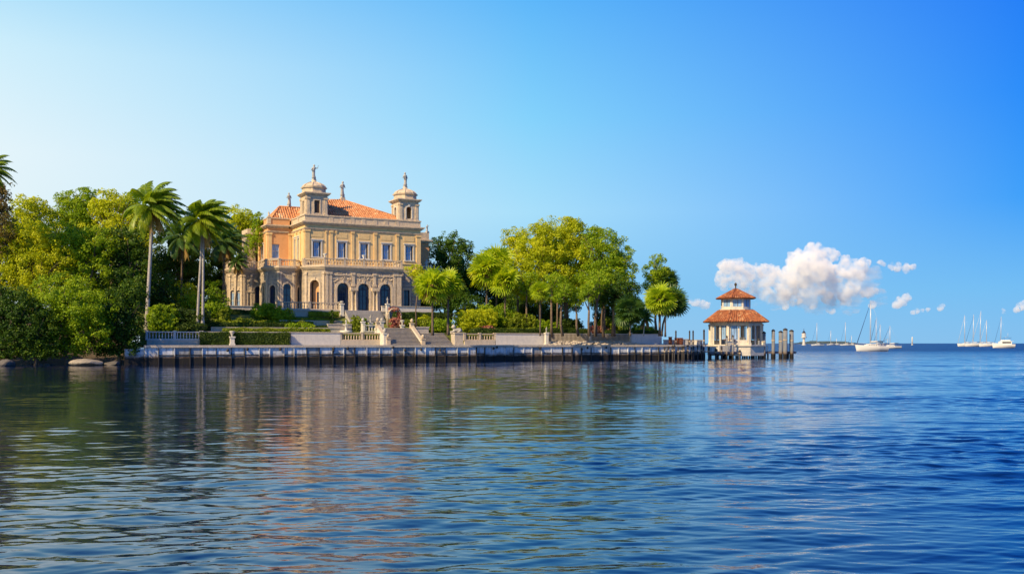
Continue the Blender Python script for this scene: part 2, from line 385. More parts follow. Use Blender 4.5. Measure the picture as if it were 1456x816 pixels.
# --- main block
main = [(0, 15), (0, 0), (WM, 0), (WM, 15)]               # left side runs (0,15)->(0,0): outer side on the right hand = -x
w_ = MB()
frF, LF = frame((0, 0), (WM, 0)); frL, LL = frame((0, 15), (0, 0)); frR, LR = frame((WM, 0), (WM, 15)); frB, _ = frame((WM, 15), (0, 15))
doorx = mx(578)
ops = [(x, 1.42, 17.75, 20.35, False) for x in winx]
TK = .42
wall(w_, (0, 0), (WM, 0), ZU, ZC, TK, ops)
lops = [(15 - 6.0, 1.0, 16.6, 21.2, False), (15 - 3.9, 1.0, 16.6, 21.2, False)]
wall(w_, (0, 15), (0, TK + .001), ZU, ZC, TK, lops)
rops = [(3.2, 1.3, 17.75, 20.35, False), (8.0, 1.3, 17.75, 20.35, False), (12.2, 1.3, 17.75, 20.35, False)]
wall(w_, (WM, TK + .001), (WM, 15), ZU, ZC, TK, rops)
wall(w_, (WM - TK - .001, 15), (TK + .001, 15), ZU, ZC, TK)
w_.build('upper_wall', M['ochre'], mans)
g_ = MB()
wall(g_, (0, 0), (WM, 0), 6.5, ZU - .002, TK + .03, [(doorx, 1.1, G, 12.4, False), (mx(598) - .62, .01, G, G + .02, False)], -.03)
wall(g_, (-.03, 15), (-.03, TK + .05), 6.5, ZU - .002, TK)
wall(g_, (WM + .03, TK + .05), (WM + .03, 15), 6.5, ZU - .002, TK, [(4, 1.2, G, 12.4, False), (9, 1.2, G + 1, 12.4, True)])
wall(g_, (WM - .5, 15.03), (.5, 15.03), 6.5, ZU - .002, TK)
g_.build('lower_wall', M['stone'], mans)
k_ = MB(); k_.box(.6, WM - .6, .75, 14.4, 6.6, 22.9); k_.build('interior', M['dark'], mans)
for i, x in enumerate(winx): window(mans, frF, x, 1.42, 17.75, 20.35, True)
for c, w, a, b, ar in lops: window(mans, frL, c, w, a, b, True, shutters=False)
for c, w, a, b, ar in rops: window(mans, frR, c - TK, w, a, b, True)
window(mans, frF, doorx, 1.1, G, 12.4, True, door=True, shutters=False, mat='trim')
p_ = MB()
for px in (471, 501.5, 533.5, 565): pilaster('ochre', frF, mx(px), .5, ZU + .3, 22.35)
for px in (468, 474): pilaster('ochre', frF, mx(px) + (-.5 if px == 468 else .5), .22, ZU + .3, 22.35, .07)
pilaster('ochre', frF, .42, .8, ZU + .3, 22.35); pilaster('ochre', frF, WM - .42, .8, ZU + .3, 22.35)
for c in (14.6, 12.3, 10.05, 7.7): pilaster('ochre', frL, c, .5, ZU + .3, 22.35)
for c in (.5, 5.5, 10, 14.5): pilaster('ochre', frR, c, .5, ZU + .3, 22.35)
# sunk panels above the windows and a string course under the sills
for x in winx: p_.ext([(x - 1.0, 21.15), (x + 1.0, 21.15), (x + 1.0, 21.95), (x - 1.0, 21.95)], frF, -.05, .02)
band(p_, main, 17.0, 17.25, .12, .1)
p_.build('string_course', M['ochre'], mans)
c_ = MB(); cornice(c_, main, 22.36, .3, .2); cornice(c_, main, ZC, .55, .6)
c_.build('cornice', M['trim'], mans)
pa = MB(); band(pa, main, 23.752, 24.75, 0, .3); band(pa, main, 24.752, 24.95, .12, .42)
for px in (471, 487, 501.5, 517, 533.5, 549, 565): x = mx(px); pa.box(x - .35, x + .35, -.06, .3, 23.754, 24.98)
for y in (4, 8, 12): pa.box(-.12, .3, y - .35, y + .35, 23.754, 25.05); pa.box(WM - .3, WM + .12, y - .35, y + .35, 23.754, 25.05)
pa.build('parapet', M['trim'], mans)

def tile_roof(parent, quad_eaves, apexes, name='roof', mat='tile', step=.42, r=.13):
    """hip roof: eave corners (closed, anticlockwise from above) and for each eave the ridge segment (a, b) it rises to; half-round tile ribs"""
    mb = MB(); n = len(quad_eaves)
    for i in range(n):
        e0 = Vector(quad_eaves[i]); e1 = Vector(quad_eaves[(i+1) % n]); a, b = Vector(apexes[i][0]), Vector(apexes[i][1])
        face = [e0, e1, b] + ([a] if (a - b).length > 1e-3 else [])
        nrm = (e1 - e0).cross(b - e0).normalized()
        if nrm.z < 0: nrm = -nrm
        mb.add(face, [tuple(range(len(face)))])
        L = (e1 - e0).length; d = (e1 - e0) / L; up = nrm.cross(d).normalized()
        if up.z < 0: up = -up
        ha, sa = (a - e0).dot(up), (a - e0).dot(d); hb, sb = (b - e0).dot(up), (b - e0).dot(d)
        k = int(L / step)
        for j in range(k):
            s_ = (j + .5) * L / k
            if s_ < sa: h = ha * s_ / max(sa, 1e-3)
            elif s_ > sb: h = hb * (L - s_) / max(L - sb, 1e-3)
            else: h = ha + (hb - ha) * ((s_ - sa) / max(sb - sa, 1e-3))
            if h < .3: continue
            p0 = e0 + d * s_ - up * .12; p1 = e0 + d * s_ + up * h
            vs = []
            for p in (p0, p1):
                for t in (0, .25, .5, .75, 1): vs.append(p + d * r * math.cos(PI * t) + nrm * r * 1.1 * math.sin(PI * t))
            mb.add(vs, [(q, q+1, q+6, q+5) for q in range(4)] + [(0, 1, 2, 3, 4)])
        # hip and ridge caps
        mb.tube([e0 + nrm * .04, a + nrm * .04], .17, 6)
        if (a - b).length > 1e-3: mb.tube([a + nrm * .04, b + nrm * .04], .18, 6)
    return mb.build(name, M[mat], parent)
ax = mx(487, 7.5); AZ = 28.9
e = [(.5, .5, 24.6), (WM - .5, .5, 24.6), (WM - .5, 14.5, 24.6), (.5, 14.5, 24.6)]
A = (ax, 7.5, AZ); A2 = (2.6, 7.5, AZ - .9)
tile_roof(mans, e, [(A2, A), (A, A), (A, A2), (A2, A2)])
ch = MB(); ch.box(ax - .4, ax + .4, 7.1, 7.9, 28.0, 29.3); ch.build('roof_pedestal', M['trim'], mans)
statue(mw(ax, 7.5), 29.3, 2.6, 'tall grey statue on the peak of the main tiled roof between the two towers', 3, .4)

# --- towers
def tower(x0, y0, s, kind, lab):
    x1, y1 = x0 + s, y0 + s; q = [(x0, y1), (x0, y0), (x1, y0), (x1, y1)]; cx, cy = x0 + s/2, y0 + s/2
    zb, zt = 23.756, 28.3
    t = MB(); th = .4
    op = [(s/2, 1.0 if kind else .95, 25.3, 27.45, bool(kind))]
    sides = [((x0, y0), (x1, y0)), ((x1, y0 + th + .001), (x1, y1 - th - .001)), ((x1, y1), (x0, y1)), ((x0, y1 - th - .001), (x0, y0 + th + .001))]
    for i, (p, r_) in enumerate(sides):
        L = s if i % 2 == 0 else s - 2*th
        wall(t, p, r_, zb, zt, th, [(L/2, op[0][1], 25.3, 27.45, op[0][4])])
    cl = [(x0, y0), (x1, y0), (x1, y1), (x0, y1)]
    band(t, cl, zb, 24.7, .14, .1, True)
    for (p, r_) in [((x0, y0), (x1, y0)), ((x1, y0), (x1, y1)), ((x1, y1), (x0, y1)), ((x0, y1), (x0, y0))]:
        fr, L = frame(p, r_)
        for c in (.32, L - .32): pilaster(t, fr, c, .5, 24.71, 28.0, .1)
    o = t.build('tower', M['trim'], mans)
    for i, (p, r_) in enumerate([((x0, y0), (x1, y0)), ((x0, y1), (x0, y0))]):
        fr, L = frame(p, r_); rg = MB(); ring(rg, fr, s/2, op[0][1], 25.3, 27.45, .2, .07, op[0][4]); rg.build('window_surround', M['white' if kind else 'trim'], o)
    c2 = MB(); cornice(c2, cl, zt, .5, .5, True, .2); c2.box(x0 + .21, x1 - .21, y0 + .21, y1 - .21, zt + .05, zt + .45)
    R8 = s * .5 / math.cos(PI/8)
    c2.lathe([(R8*1.12, 0), (R8*1.12, .15), (R8*1.02, .16), (R8*1.02, .85), (R8*1.13, .87), (R8*1.15, 1.05)], 8, (cx, cy, zt + .502), False, PI/8)
    c2.build('tower_cornice', M['trim'], o)
    d = MB(); d.lathe([(R8*1.02, 0), (R8*.98, .2), (R8*.82, .5), (R8*.56, .75), (R8*.3, .9), (.42, .95), (.4, 1.3)], 16, (cx, cy, zt + 1.55), True, PI/8)
    for k in range(8):
        a = PI/8 + k * PI/4
        d.tube([(cx + R8*r_*math.cos(a), cy + R8*r_*math.sin(a), zt + 1.57 + z) for r_, z in ((1.02, 0), (.98, .2), (.82, .5), (.56, .75), (.3, .9))], .1, 5)
    d.build('dome', M['stone' if 0 else 'trim'], o)
    if not kind:
        h = MB(); fr, L = frame((x0, y0), (x1, y0))
        h.ext([(s/2 - .475, 25.3), (s/2 + .475, 25.3), (s/2 + .475, 27.45), (s/2 - .475, 27.45)], fr, .2, .26)
        for k in range(12): h.ext([(s/2 - .4, 25.4 + k*.165), (s/2 + .4, 25.4 + k*.165), (s/2 + .4, 25.5 + k*.165), (s/2 - .4, 25.5 + k*.165)], fr, .15, .202)
        h.build('shutter', M['brown'], o)
    st = statue(mw(cx, cy), zt + 2.85, 2.4, lab, 11 if kind else 4, .35)
tower(.35, .25, 3.7, 0, 'stone statue topping the dome of the left corner tower')
tower(WM - 4.0, .25, 3.7, 1, 'stone statue topping the dome of the right corner tower')

# --- west wing, set back and orange
WX = mx(381, 8); wing = [(WX, 15), (WX, 8), (-.001, 8)]
w_ = MB(); frW, LW = frame((WX, 8), (-.04, 8)); wx = mx(392, 8) - WX
wall(w_, (WX, 8), (-.04, 8), ZU, ZC, TK, [(wx, 1.3, 17.9, 20.4, False)])
frWL, LWL = frame((WX, 15), (WX, 8)); wall(w_, (WX, 15), (WX, 8 + TK + .001), ZU, ZC, TK, [(3.4, 1.2, 17.9, 20.4, False)])
w_.build('wing_wall', M['orange'], mans)
g_ = MB(); wall(g_, (WX, 8), (-.04, 8), 6.5, ZU - .002, TK + .03, [], -.03); wall(g_, (WX - .03, 15), (WX - .03, 8.5), 6.5, ZU - .002, TK); g_.build('wing_lower_wall', M['stone'], mans)
k_ = MB(); k_.box(WX + .6, -.1, 8.8, 14.4, 6.6, 22.9); k_.build('interior', M['dark'], mans)
window(mans, frW, wx, 1.3, 17.9, 20.4, False, shutters=False)
window(mans, frWL, 3.4, 1.2, 17.9, 20.4, True, shutters=False)
pilaster('ochre', frW, .35, .6, ZU + .3, 22.35); pilaster('ochre', frW, LW - .35, .5, ZU + .3, 22.35)
for c in (.5, LWL - .4): pilaster('ochre', frWL, c, .6, ZU + .3, 22.35)
c_ = MB(); cw = [(WX, 15), (WX, 8), (-.65, 8)]; cornice(c_, cw, 22.36, .3, .2); cornice(c_, cw, ZC, .55, .55); c_.build('wing_cornice', M['trim'], mans)
pa = MB(); band(pa, [(WX, 15), (WX, 8), (-.45, 8)], 23.752, 24.85, 0, .3); pa.build('wing_parapet', M['orange'], mans)
pc = MB(); band(pc, [(WX, 15), (WX, 8), (-.45, 8)], 24.852, 25.02, .12, .42); pc.box(WX - .12, WX + .5, 7.88, 8.5, 23.9, 25.2); pc.build('parapet_coping', M['trim'], mans)
rz = 27.5; rx = mx(409, 11.5)
e = [(WX + .5, 8.5, 24.6), (5, 8.5, 24.6), (5, 14.5, 24.6), (WX + .5, 14.5, 24.6)]
B0 = (WX + 3.0, 11.5, rz); B1 = (4.6, 11.5, rz)
tile_roof(mans, e, [(B0, B1), (B1, B1), (B1, B0), (B0, B0)], 'wing_roof')
statue(mw(mx(411, 11.5), 11.5), rz + .1, 2.2, 'stone statue on the ridge of the small left wing roof', 7, .35)
for x in (WX + .2, WX + 2.2):
    fin = MB(); fin.lathe([(.14, 0), (.2, .15), (.08, .3), (.2, .55), (.05, .8), (.02, 1.0)], 8, (x, 8.2, 25.2 if x < WX + 1 else 25.02)); fin.build('parapet_urn', M['trim'], mans)

# --- overgrown rear wing on the far left
RX0 = mx(352, 15.5); r_ = MB()
wall(r_, (RX0, 20), (RX0, 15.5), 6.5, 22.4, TK, [(2.2, 1.1, 17.5, 20.2, True)])
wall(r_, (RX0, 15.5), (WX + 1.5, 15.5), 6.5, 22.4, TK, [(2.0, 1.2, 17.5, 20.2, True), (4.4, 1.2, 17.5, 20.2, True)], .001)
r_.build('rear_wall', M['stone'], mans)
k_ = MB(); k_.box(RX0 + .6, WX + 1.4, 16.1, 20, 6.6, 22); k_.build('interior', M['dark'], mans)
c_ = MB(); cornice(c_, [(RX0, 20), (RX0, 15.5), (WX - .1, 15.5)], 22.4, .5, .4); band(c_, [(RX0, 20), (RX0, 15.5), (WX - .1, 15.5)], 22.91, 23.7, .05, .3); c_.build('rear_cornice', M['trim'], mans)

# --- rear wing on the right with little rooftop belvedere
ER = mx(610, 9); r_ = MB()
wall(r_, (WM + .05, 9), (ER, 9), 6.5, 22.0, TK, [(1.0, .9, 17.6, 20.0, False)]); wall(r_, (ER, 9 + TK + .001), (ER, 15), 6.5, 22.0, TK)
r_.build('right_wing_wall', M['orange'], mans)
c_ = MB(); cornice(c_, [(WM + .1, 9), (ER, 9), (ER, 15)], 22.0, .6, .55); band(c_, [(WM + .7, 9), (ER, 9), (ER, 15)], 22.602, 24.0, 0, 1.2); c_.build('right_wing_cornice', M['trim'], mans)
statue(mw(WM + .55, 9.4), 23.9, 1.3, 'dark little statue on the right wing parapet right behind the right tower', 5, .3)
statue(mw(ER - .25, 9.3), 24.0, 1.3, 'small pale statue on the outer corner of the right wing parapet', 6, .3)
an = MB(); ax1 = mx(612, 3); wall(an, (WM + .46, 2.5), (ax1, 2.5), 6.5, 15.6, TK, [(1.0, .9, G, 12.0, True)]); wall(an, (ax1, 2.93), (ax1, 8.9), 6.5, 15.6, TK); an.box(WM + .46, ax1 - .42, 2.93, 8.9, 14.9, 15.5)
an.build('side_porch', M['stone'], mans)
c_ = MB(); cornice(c_, [(WM + .5, 2.5), (ax1, 2.5), (ax1, 8.9)], 15.6, .4, .35); c_.build('side_porch_cornice', M['trim'], mans)
balustrade(mans, [(WM + .75, 2.6), (ax1 - .15, 2.6), (ax1 - .15, 8.5)], 16.002, 1.1, mat='white')
statue(mw(ax1 - .7, 3.2), 16.0, 1.9, 'white statue on the side porch roof to the right of the mansion', 8, .5, 'white')

# --- arched porch in front, canted at its left end
xa, xb = mx(462, -4), mx(571, -4); CT = 2.7
P = [(xa - CT, -.03), (xa - CT, -4 + CT), (xa, -4), (xb, -4), (xb, -.03)]
PT = 15.35
po = MB(); arx = [mx(p, -4) - xa for p in (487.5, 516.8, 548)]; AW = 2.05
frP, LP = frame(P[2], P[3]); frC, LC = frame(P[1], P[2]); frE, LE = frame(P[0], P[1])
wall(po, P[0], P[1], 7.2, PT, .5)
wall(po, P[1], P[2], 7.2, PT, .5, [(LC/2, 1.7, G, 13.6, True)])
wall(po, P[2], P[3], 7.2, PT, .5, [(x, AW, G, 13.15, True) for x in arx])
wall(po, P[3], P[4], 7.2, PT, .5)
po.build('porch_wall', M['stone'], mans)
n_ = MB(); n_.ext([(LC/2 - .84, G + .01), (LC/2 + .84, G + .01), (LC/2 + .84, 13.5), (LC/2 - .84, 13.5)], frC, 1.0, 1.3)
n_.ext([(LC/2 - .84, 7.2), (LC/2 + .84, 7.2), (LC/2 + .84, G), (LC/2 - .84, G)], frC, .502, .998); n_.build('niche_back', M['orange'], mans)
n_ = MB(); n_.ext([(LC/2 - .1, G + .02), (LC/2 + .7, G + .02), (LC/2 + .7, 11.6), (LC/2 - .1, 11.6)], frC, .9, .998); n_.build('niche_door', M['navy'], mans)
for x in arx: window(mans, frP, x, AW, G, 13.15, True, arch=True, door=True, shutters=True, mat='trim', depth=.36, wd=.4)
rg = MB(); ring(rg, frC, LC/2, 1.7, G, 13.6, .3, .12, True); rg.build('niche_surround', M['trim'], mans)
for c in (.35, 1.0, arx[2] + 1.65, arx[2] + 2.25, LP - .3): pilaster('trim', frP, c, .42, G, 14.9, .14)
for c in (.25, LC - .25): pilaster('trim', frC, c, .4, G, 14.9, .14)
for c in ((arx[0] + arx[1])/2, (arx[1] + arx[2])/2): pilaster('trim', frP, c, .5, 12.6, 14.9, .14)
for c in ((arx[0] + arx[1])/2, (arx[1] + arx[2])/2):
    for dx in (-.32, .32):
        q = MB(); p0 = frP[0] + frP[1] * (c + dx) - frP[2] * .42
        q.lathe([(.26, 0), (.26, .15), (.19, .2), (.18, 1.5), (.165, 3.0), (.17, 3.05), (.25, 3.3), (.28, 3.34), (.28, 3.45)], 12, (p0.x, p0.y, G)); q.build('column', M['trim'], mans)
    q = MB(); q.ext([(c - .65, 11.852), (c + .65, 11.852), (c + .65, 12.4), (c - .65, 12.4)], frP, -.74, .05); q.build('entablature_block', M['trim'], mans)
sp_ = MB(); sp_.ext([(1.35, 14.35), (LP - .95, 14.35), (LP - .95, 14.6), (1.35, 14.6)], frP, -.1, .05)   # carved relief over the arches
rr = random.Random(4)
for k in range(150):
    x = rr.uniform(1.4, LP - 1.0); z = rr.uniform(13.3, 14.8)
    if any((x - a)**2 + (z - 12.1)**2 < 1.65**2 for a in arx): continue
    p0 = frP[0] + frP[1] * x - frP[2] * .02; q_ = rr.uniform(.45, .8); sp_.lathe([(.02, -.16*q_), (.13*q_, -.08*q_), (.17*q_, 0), (.1*q_, .12*q_), (.02, .18*q_)], 6, (p0.x, p0.y, z))
sp_.build('carved_relief', M['trim'], mans)
c_ = MB(); cornice(c_, P, PT, .6, .45, th=.5); c_.prism([(xa - CT + .5, -.05), (xa - CT + .5, -3.8 + CT), (xa + .2, -3.5), (xb - .5, -3.5), (xb - .5, -.05)], PT + .05, PT + .58); c_.build('porch_cornice', M['trim'], mans)
PB = offs(P, -.05)
pts = [tuple(p) for p in PB]
def sub(a, b, n): a = Vector(a); b = Vector(b); return [tuple(a.lerp(b, i / n)) for i in range(n)]
pts2 = sub(pts[0], pts[1], 1) + sub(pts[1], pts[2], 1) + sub(pts[2], pts[3], 4) + [pts[3], (pts[4][0], -.4)]
pts2[0] = (pts2[0][0], -.4)
balustrade(mans, pts2, PT + .602, 1.25, .44, 'balus')
for c in (pts2[4], pts2[2]):
    ur = MB(); ur.lathe([(.15, 0), (.2, .08), (.1, .18), (.32, .5), (.36, .62), (.28, .66)], 10, (c[0], c[1], PT + 1.98)); ur.build('terrace_urn', M['white'], mans)

# --- octagonal bay in front of the west wing
bx, by = mx(401.5, 4.5), 4.6; ap = 3.15; RB = ap / math.cos(PI/8)
oc = [(bx + RB*math.cos(a), by + RB*math.sin(a)) for a in [R(180 - 22.5 + 45*k) for k in range(0, 6)]]   # from back-left round the front to the right
oc = [(oc[0][0], 7.95)] + oc[0:5] + [(oc[4][0], 7.95)]
ba = MB(); bt = 15.35
ops_by = {1: (1.3, 1.05, G, 12.8), 2: (1.32, 1.1, G, 12.8), 3: (1.45, 1.35, G, 13.1), 4: (1.3, 1.0, G, 12.6)}
for i in range(len(oc) - 1):
    op = []
    if i in ops_by: c, w, a, b = ops_by[i]; fr, L = frame(oc[i], oc[i+1]); op = [(L/2, w, a, b, True)]
    wall(ba, oc[i], oc[i+1], 7.2, bt, .42, op)
ba.build('bay_wall', M['stone'], mans)
k_ = MB(); k_.prism([(p[0], p[1]) for p in offs(oc, -.62)], 7.3, 15.2); k_.build('interior', M['dark'], mans)
for i in ops_by:
    c, w, a, b = ops_by[i]; fr, L = frame(oc[i], oc[i+1]); window(mans, fr, L/2, w, a, b, True, arch=True, door=True, shutters=False, mat='trim', depth=.2)
for i in range(1, 5):
    fr, L = frame(oc[i], oc[i+1])
    for c in (.2, L - .2): pilaster('trim', fr, c, .3, G, 14.9, .12)
c_ = MB(); cornice(c_, oc, bt, .6, .5, th=.42); c_.prism([(p[0], p[1]) for p in offs(oc, -.425)], bt + .1, bt + .58); c_.build('bay_cornice', M['trim'], mans)
balustrade(mans, [tuple(p) for p in offs(oc, -.05)], bt + .602, 1.25, .44, 'balus')

# --- low west pavilion
qx0, qx1 = mx(345, 9), mx(378, 9); qc = 2.0
Q = [(qx0 - qc - .01, 16), (qx0 - qc, 9 + qc), (qx0, 9), (qx1, 9), (qx1 + .01, 12)]
q_ = MB(); frQ, LQ = frame(Q[2], Q[3]); frQ1, LQ1 = frame(Q[1], Q[2]); frQ0, LQ0 = frame(Q[0], Q[1])
dq, aq = mx(356, 9) - qx0, mx(367, 9) - qx0
wall(q_, Q[0], Q[1], 6.5, bt, .42, [(LQ0/2, 1.0, G, 12.4, True)]); wall(q_, Q[1], Q[2], 6.5, bt, .42, [(LQ1*.3, .8, G + .5, 12.2, True), (LQ1*.72, .8, G + .5, 12.2, True)])
wall(q_, Q[2], Q[3], 6.5, bt, .42, [(dq, .75, G, 11.6, False), (aq, 1.25, G, 12.9, True)]); wall(q_, Q[3], Q[4], 6.5, bt, .42)
q_.build('pavilion_wall', M['stone'], mans)
k_ = MB(); k_.prism([(p[0], p[1]) for p in offs(Q, -.62)], 6.6, 15.2); k_.build('interior', M['dark'], mans)
window(mans, frQ, aq, 1.25, G, 12.9, True, arch=True, door=True, shutters=False, mat='trim', depth=.2)
window(mans, frQ, dq, .75, G, 11.6, True, door=True, shutters=False, mat='trim', depth=.2)
for c in (.3, .72): window(mans, frQ1, LQ1*c, .8, G + .5, 12.2, True, arch=True, shutters=False, mat='trim', depth=.2)
for fr, cs in ((frQ, (.25, LQ*.36, LQ - .3)), (frQ1, (.25, LQ1*.5, LQ1 - .25)), (frQ0, (.3, LQ0 - .3))):
    for c in cs: pilaster('trim', fr, c, .36, G, 14.9, .13)
c_ = MB(); cornice(c_, Q, bt, .6, .45, th=.42); c_.prism([(p[0], p[1]) for p in offs(Q, -.425)], bt + .1, bt + .58); c_.build('pavilion_cornice', M['trim'], mans)
qb = [tuple(p) for p in offs(Q, -.05)]
balustrade(mans, [qb[0], qb[1], qb[2], ((qb[2][0] + qb[3][0])/2, qb[2][1]), qb[3]], bt + .602, 1.25, .44, 'balus')
# ------------------------------------------------------------------ vegetation builders
def mesh_np(name, Vn, quads, mat, parent=None, extra=None):
    """extra = (verts list, faces list) appended"""
    nv = len(Vn); nq = len(quads)
    me = bpy.data.meshes.new(name)
    ev, ef = extra if extra else ([], [])
    me.vertices.add(nv + len(ev)); co = np.concatenate([Vn.reshape(-1), np.array(ev, dtype=float).reshape(-1)]) if len(ev) else Vn.reshape(-1)
    me.vertices.foreach_set('co', co.astype(np.float32))
    idx = [quads.reshape(-1)]; ls = [4 * np.arange(nq)]; c = 4 * nq; st = []
    fl = []
    for f in ef: st.append(c); c += len(f); fl += [nv + i for i in f]
    me.loops.add(c); me.loops.foreach_set('vertex_index', np.concatenate([quads.reshape(-1), np.array(fl, dtype=int)]).astype(np.int32))
    me.polygons.add(nq + len(ef)); me.polygons.foreach_set('loop_start', np.concatenate([4 * np.arange(nq), np.array(st, dtype=int)]).astype(np.int32))
    me.update(calc_edges=True); me.validate()
    me.materials.append(mat)
    o = bpy.data.objects.new(name, me); COL.objects.link(o)
    if parent: o.parent = parent
    return o
def unit(n, rg): a = rg.normal(size=(n, 3)); return a / np.linalg.norm(a, axis=1)[:, None]
def leafquads(C, nrm, size, rg, asp=.55):
    """a folded rhombic leaf cluster at every point, roughly facing nrm"""
    n = len(C); d = nrm + unit(n, rg) * .9; d /= np.linalg.norm(d, axis=1)[:, None]
    a = np.cross(d, unit(n, rg)); a /= np.linalg.norm(a, axis=1)[:, None] + 1e-9; b = np.cross(d, a)
    s = (size * rg.uniform(.6, 1.35, n))[:, None]
    V4 = np.stack([C - a*s, C + b*s*asp + d*s*.15, C + a*s, C - b*s*asp + d*s*.15], 1)
    return V4.reshape(-1, 3), np.arange(4*n).reshape(-1, 4)
def ico(c, r, seed=0):
    bm = bmesh.new(); bmesh.ops.create_icosphere(bm, subdivisions=2, radius=1); rr = random.Random(seed)
    vs = []
    for v in bm.verts:
        k = rr.uniform(.55, 1.1); vs.append((c[0] + v.co.x*r[0]*k, c[1] + v.co.y*r[1]*k, c[2] + v.co.z*r[2]*k))
    fs = [tuple(v.index for v in f.verts) for f in bm.faces]; bm.free(); return vs, fs
def crown(lobes, mat, parent, seed=0, leaf=.3, dens=1.0, clump=.9, gaps=.12, core=.45, name='crown', flat_bottom=None):
    if leaf > .2: leaf *= .62
    rg = np.random.default_rng(seed); Cs = []; Ns = []; ev = []; ef = []
    for li, (c, r) in enumerate(lobes):
        c = np.array(c, float); r = np.array(r, float); rm = r.mean()
        cr = clump * (.55 + .45 * min(1.5, rm / 3.0))
        K = max(6, int(4 * PI * rm**2 / (cr * cr * 1.55)))
        d = unit(K, rg); keep = rg.random(K) > gaps; d = d[keep]; K = len(d)
        # big slow bulges so the outline is uneven
        ph = rg.uniform(0, 6, 3); bul = 1 + .13 * np.sin(d @ np.array([3.1, 1.7, 2.3]) * 1.6 + ph[0]) + .09 * np.sin(d @ np.array([-2.2, 4.1, 1.3]) * 1.9 + ph[1])
        cc = c + d * r * (rg.uniform(.70, 1.02, K) * bul)[:, None]
        cs = cr * rg.uniform(.55, 1.25, K)
        nl = np.maximum(10, (dens * 21 * cs**2 * (.3/leaf)**2).astype(int))
        idx = np.repeat(np.arange(K), nl); m = len(idx); dd = unit(m, rg)
        dd[:, 2] = dd[:, 2] + .25; dd += d[idx] * .35; dd /= np.linalg.norm(dd, axis=1)[:, None]
        rad = cs[idx] * rg.random(m)**.35
        Cs.append(cc[idx] + dd * rad[:, None] * np.array([1, 1, .78])); Ns.append(dd + np.array([0, 0, .3]))
        if core:
            v, f = ico(c, r * core, seed * 31 + li); b = len(ev); ev += v; ef += [tuple(b + i for i in q) for q in f]
    C = np.concatenate(Cs); Nn = np.concatenate(Ns); Nn /= np.linalg.norm(Nn, axis=1)[:, None]
    if flat_bottom is not None: k = C[:, 2] > flat_bottom; C = C[k]; Nn = Nn[k]
    V4, Q = leafquads(C, Nn, np.full(len(C), leaf), rg)
    return mesh_np(name, V4, Q, mat, parent, (ev, ef))
LM = {}
LM['yellow'] = leafmat('sunny_yellow_green_leaves', [(.16, .23, .010), (.36, .43, .012), (.56, .60, .016), (.66, .60, .03)])
LM['mid'] = leafmat('mid_green_leaves', [(.07, .15, .008), (.18, .30, .010), (.32, .44, .014), (.50, .52, .02)])
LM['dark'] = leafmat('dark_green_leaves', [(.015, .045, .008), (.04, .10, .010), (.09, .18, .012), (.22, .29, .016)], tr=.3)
LM['shore'] = leafmat('shade_dark_leaves', [(.012, .035, .006), (.03, .08, .008), (.08, .16, .010), (.28, .34, .015)], tr=.3)  # dark leaf colour stands in for shade on the low trees
LM['grey'] = leafmat('brownish_leaves', [(.06, .07, .03), (.12, .12, .04), (.20, .16, .05), (.30, .18, .05)])
LM['palm'] = leafmat('palm_leaflets', [(.08, .15, .012), (.17, .27, .015), (.28, .38, .02), (.40, .36, .04)], rough=.4, spec=.4)
LM['palmd'] = leafmat('dark_palm_leaflets', [(.025, .07, .025), (.05, .12, .03), (.10, .19, .03), (.2, .26, .03)], rough=.4, spec=.4)
LM['fan'] = leafmat('fan_palm_leaves', [(.14, .22, .012), (.32, .44, .015), (.48, .58, .02), (.54, .46, .04)], rough=.45, spec=.35)
LM['skirt'] = leafmat('dry_palm_skirt', [(.14, .08, .03), (.26, .16, .05), (.36, .24, .07), (.40, .22, .06)], tr=.2)
LM['hedge'] = leafmat('clipped_hedge_leaves', [(.020, .045, .008), (.040, .080, .010), (.07, .12, .012), (.13, .17, .015)], tr=.25)
LM['hedgey'] = leafmat('light_hedge_leaves', [(.10, .15, .010), (.18, .24, .012), (.26, .32, .015), (.34, .36, .02)], tr=.25)
LM['flower'] = leafmat('pink_flowers', [(.30, .06, .08), (.45, .12, .10), (.5, .3, .2), (.12, .16, .02)], tr=.2)

